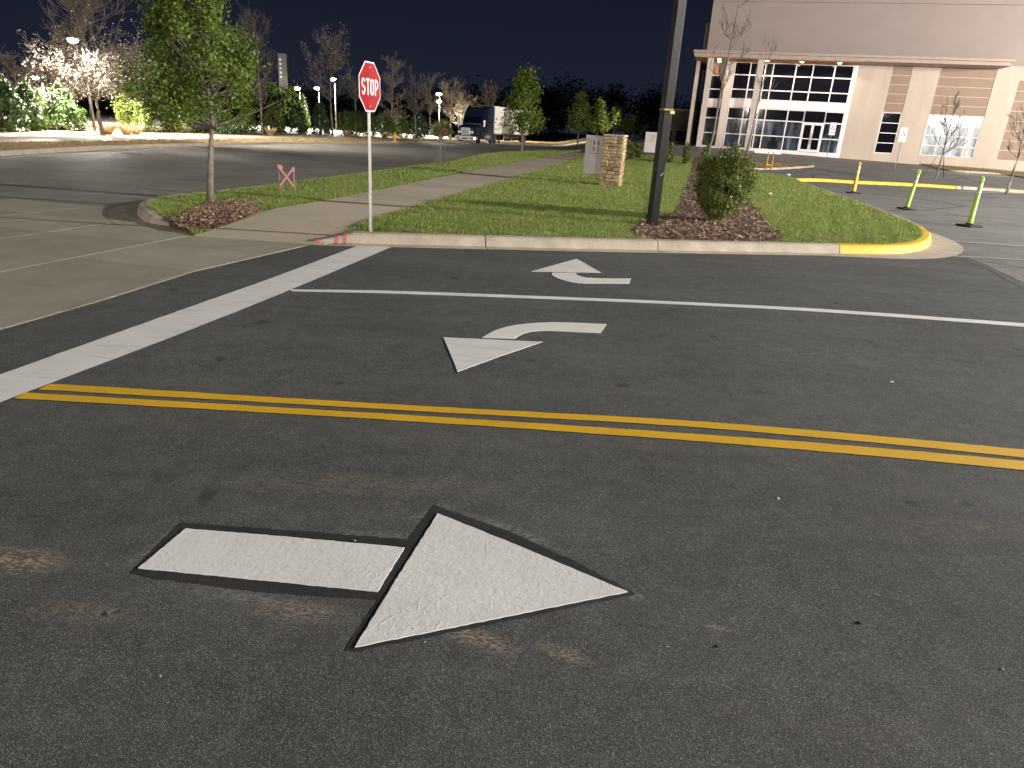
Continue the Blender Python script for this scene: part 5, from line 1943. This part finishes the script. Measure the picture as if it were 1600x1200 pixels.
# hood, cab, sleeper with roof fairing
loft([(-0.05, rect(1.75, 0.75, 1.55, .18)), (-0.5, rect(2.05, 0.62, 1.78, .2)), (-1.75, rect(2.15, 0.60, 1.98, .2))], M['navy'], 'hood', tk)
cb = loft([(-1.752, rect(2.2, 0.55, 2.05, .1)), (-2.0, rect(2.3, 0.55, 2.2, .12)), (-2.45, rect(2.3, 0.55, 2.85, .2)), (-3.1, rect(2.4, 0.55, 3.55, .25)), (-3.7, rect(2.45, 0.55, 3.98, .25)), (-5.9, rect(2.48, 0.55, 4.05, .2))], M['navy'], 'cab', tk)
mb = MB()
mb.add([(-1.90, -1.0, 2.13), (-1.90, 1.0, 2.13), (-2.36, 1.0, 2.78), (-2.36, -1.0, 2.78)], [(0, 1, 2, 3)])
mb.build('windscreen', M['glass'], cb)
for s in (-1, 1):
    mb = MB()
    mb.add([(-2.25, s * 1.158, 1.75), (-3.0, s * 1.208, 1.75), (-3.0, s * 1.208, 2.55), (-2.5, s * 1.175, 2.55)], [(0, 1, 2, 3)])
    mb.build('side_window', M['glass'], cb)
    mb = MB()
    mb.bbox(-0.25, 0.05, s * 0.66 - 0.24, s * 0.66 + 0.24, 1.0, 1.28, 0.05)
    mb.build('headlight', M['lampglass'], tk)
    mb = MB()
    mb.tube([(-2.0, s * 1.15, 2.35), (-1.95, s * 1.42, 2.35)], 0.025, 5)
    mb.bbox(-2.05, -1.88, s * 1.44 - 0.11, s * 1.44 + 0.11, 1.75, 2.45, 0.03)
    mb.build('mirror', M['chrome'], tk)
    mb = MB()
    mb.lathe([(0.32, 0), (0.32, 1.5)], 14, 0, (-4.6, s * 1.02, 0.72), 'x')
    mb.build('fuel_tank', M['chrome'], tk)
    mb = MB()
    mb.box(-5.85, -3.2, s * 1.22 - .02, s * 1.22 + .02, 0.42, 0.62)
    mb.build('side_skirt', M['navy'], tk)
mb = MB()
mb.bbox(-0.05, 0.06, -0.5, 0.5, 0.80, 1.58, 0.03)
gr = mb.build('grille', M['chrome'], tk)
for k in range(4):
    MB().box(0.061, 0.075, -0.42, 0.42, 0.87 + k * 0.175, 0.95 + k * 0.175).build('grille_slot', M['blackp'], gr)
loft([(0.16, rect(1.9, 0.34, 0.74, .08)), (0.0, rect(2.4, 0.32, 0.76, .08)), (-0.45, rect(2.46, 0.34, 0.74, .08))], M['chrome'], 'bumper', tk)
for s in (-0.8, 0.8):
    MB().bbox(0.10, 0.17, s - 0.16, s + 0.16, 0.44, 0.62, 0.02).build('fog_light', M['blackp'], tk)
MB().box(0.161, 0.175, -0.3, 0.3, 0.42, 0.56).build('bumper_intake', M['blackp'], tk)
for y in (-0.6, -0.3, 0, 0.3, 0.6):
    MB().bbox(-3.42, -3.32, y - 0.06, y + 0.06, 3.80, 3.87, 0.015).build('marker_light', M['orange'], tk)
MB().box(-6.9, -5.92, -0.5, 0.5, 0.75, 1.05).build('chassis', M['blackp'], tk)


def wheel(parent, x, y, r=0.5, w=0.3):
    t = MB().lathe([(r * .62, -w / 2), (r * .93, -w / 2), (r, -w * .35), (r, w * .35), (r * .93, w / 2), (r * .62, w / 2)], 20, 0, (x, y, r), 'y').build('wheel', M['tyre'], parent)
    MB().lathe([(r * .60, -w * .47), (r * .60, w * .47), (r * .3, w * .42), (r * .2, w * .5), (.02, w * .5)], 14, 0, (x, y, r), 'y').build('rim', M['rim'], t)


for x in (-1.15, -5.55, -6.85):
    for s in (-1, 1):
        wheel(tk, x, s * 1.05)
tl = tag(empty('trailer', (fpos[0], fpos[1], 0.004), tk_rot), 'long white box trailer coupled behind the dark blue lorry', 'trailer')
x0, x1 = -6.15, -21.2
MB().bbox(x1, x0, -1.28, 1.28, 1.12, 4.08, 0.03).build('box_body', M['trailer'], tl)
for s in (-1, 1):
    mb = MB()
    k = x0 - 0.5
    while k > x1 + 0.3:
        mb.box(k - 0.035, k + 0.035, s * 1.281 if s > 0 else -1.305, 1.305 if s > 0 else s * 1.281, 1.25, 3.98)
        k -= 0.61
    mb.build('side_ribs', M['trailer'], tl)
    MB().box(x1, x0, s * 1.282 - .02, s * 1.282 + .02, 1.05, 1.2).build('side_rail', M['galv'], tl)
    MB().box(-9.6, -9.4, s * 0.8 - .07, s * 0.8 + .07, 0.05, 1.1).build('landing_leg', M['blackp'], tl)
    for x in (-18.2, -19.5):
        wheel(tl, x, s * 1.08)
MB().box(x1 + 0.1, x0 - 0.2, -0.5, 0.5, 0.9, 1.115).build('underframe', M['blackp'], tl)
MB().box(-20.9, -17.0, -0.9, 0.9, 0.5, 0.9).build('bogie', M['blackp'], tl)

# ------------------------------------------------------------------ SIGNS AND BARRICADE by the entrance
M['sign_post'] = pm('dull_sign_post', (0.20, 0.19, 0.18), None, 10, 0.6)


def post_sign(px, D, top, bot, lab, w, rot=-0.25, plate2=True):
    p = at(px, D, bot)
    zt_ = ztop(px, top, D) - p[2]
    root = tag(empty('parking_sign', p, rot), lab, 'parking sign', 'parking signs before the building')
    MB().box(-0.022, 0.022, 0, 0.03, -0.2, zt_).build('post', M['sign_post'], root)
    pl = MB().bbox(-w / 2, w / 2, -0.015, -0.004, zt_ - w * 1.55, zt_, 0.004).build('sign_plate', M['sign_white'], root)
    mb = MB()
    stroke(mb, arc(0, zt_ - w * 0.95, w * .24, w * .24, 40, -220, 14), w * 0.07, -0.018)
    stroke(mb, [(-w * .1, zt_ - w * .35), (-w * .06, zt_ - w * .8), (w * .18, zt_ - w * .8), (w * .28, zt_ - w * 1.2)], w * 0.08, -0.018)
    mb.build('symbol', pm('blue_symbol', (0.03, 0.06, 0.3), None, 8, 0.5), pl)
    MB().bbox(-w / 2, w / 2, -0.015, -0.004, zt_ - w * 2.05, zt_ - w * 1.62, 0.004).build('lower_plate', M['sign_white'], root)
    return root


post_sign(1292, 58, 191, 245, 'white parking sign on a post before the entrance doors', 0.42)
post_sign(1402, 58, 199, 248, 'white parking sign on a post beside the narrow window', 0.46)
p = at(1203, 48, 250)
br = tag(empty('barricade', p, math.radians(-12)), 'white plank barricade on an orange trestle before the entrance', 'barricade')
zz = ztop(1200, 237, 48) - p[2]
MB().bbox(-1.0, 0.6, -0.03, 0.0, max(0.75, zz - 0.12), max(0.87, zz + 0.06), 0.006).build('plank', M['sign_white'], br)
for s in (-0.16, 0.16):
    for d in (-0.22, 0.22):
        mb = MB()
        mb.tube([(s, d, 0.0), (s, -0.035 if d < 0 else 0.0, max(0.85, zz))], 0.03, 4)
        mb.build('leg', M['orange'], br)
MB().box(-0.17, 0.17, -0.13, -0.10, 0.3, 0.37).build('cross_bar', M['orange'], br)

# ------------------------------------------------------------------ LITTLE THINGS ON THE GROUND
def pebble(px, py, L, mat, lab, cat, off=0.012, seed=1, flat=0.45, name='pebble', group=None):
    b = G(px, py, off)
    bm = bmesh.new()
    bmesh.ops.create_icosphere(bm, subdivisions=1, radius=L / 2)
    r = random.Random(seed)
    for v in bm.verts:
        v.co *= r.uniform(0.75, 1.2)
        v.co.z *= flat
        v.co.y *= 0.7
    mb = MB().bm(bm)
    o = mb.build(name, mat)
    o.location = (b[0], b[1], b[2] + L * flat * 0.35)
    o.rotation_euler = (0, 0, r.uniform(0, 3))
    return tag(o, lab, cat, group)


m_tan = pm('tan_leaf', (0.42, 0.36, 0.24), None, 30, 0.8)
m_blk = pm('black_stone', (0.008, 0.008, 0.008), None, 30, 0.6)
lf = G(178, 957, 0.012)
mb = MB()
mb.add([(-0.026, -0.004, 0.004), (-0.005, -0.018, 0.007), (0.024, -0.006, 0.014), (0.02, 0.014, 0.010), (-0.01, 0.014, 0.005)], [(0, 1, 2, 3, 4)])
mb.add([(-0.026, -0.004, 0.002), (-0.005, -0.018, 0.004), (0.024, -0.006, 0.011), (0.02, 0.014, 0.007), (-0.01, 0.014, 0.002)], [(4, 3, 2, 1, 0)])
o = mb.build('dry_leaf', m_tan)
o.location = lf
tag(o, 'single tan dry leaf on the asphalt below the arrow shaft', 'leaf')
pebble(555, 845, 0.011, M['sign_white'], 'tiny white pebble on the border above the arrow shaft', 'pebble', 0.016, 3)
pebble(1393, 597, 0.05, M['sign_white'], 'white fleck on the asphalt right of the middle arrow', 'pebble', 0.012, 4, 0.2)
pebble(1216, 779, 0.022, M['sign_white'], 'white fleck on the asphalt below the yellow lines at right', 'pebble', 0.012, 5, 0.3)
pebble(1342, 974, 0.022, m_blk, 'black stone on the near asphalt at right', 'pebble', 0.012, 6)
pebble(1566, 1046, 0.020, m_tan, 'tan chip on the asphalt at bottom right', 'pebble', 0.012, 7, .3)
pebble(1120, 1010, 0.016, m_blk, 'small black stone right of the large arrow tip', 'pebble', 0.012, 9)
pebble(1203, 304, 0.16, M['sign_white'], 'crumpled white litter on the lawn right of the bush', 'litter', 0.19, 10, .5, 'litter')
pebble(1232, 274, 0.30, M['sign_white'], 'white litter on the grass above the yellow kerb', 'litter', 0.17, 11, .4, 'litter')
pebble(888, 260.5, 0.12, M['sign_white'], 'white litter on the lawn left of the stone sign', 'litter', 0.19, 12, .4, 'litter')
n = 900
x = RNG.uniform(-3.5, 8, n * 2)
y = RNG.uniform(1.0, 9.5, n * 2)
k = inside(drive_poly, x, y)
c = np.stack([x[k], y[k], np.full(k.sum(), 0.016)], 1)[:n]
V = leaf_quads(c, 0.008, None, flat=3.0)
o = obj('grit', np_mesh('grit', V, 4), pm('pale_grit', (0.55, 0.5, 0.42), (0.03, 0.03, 0.03), 3, 0.8, island=True))
tag(o, 'loose grit scattered over the near asphalt', 'grit', None, 'stuff')
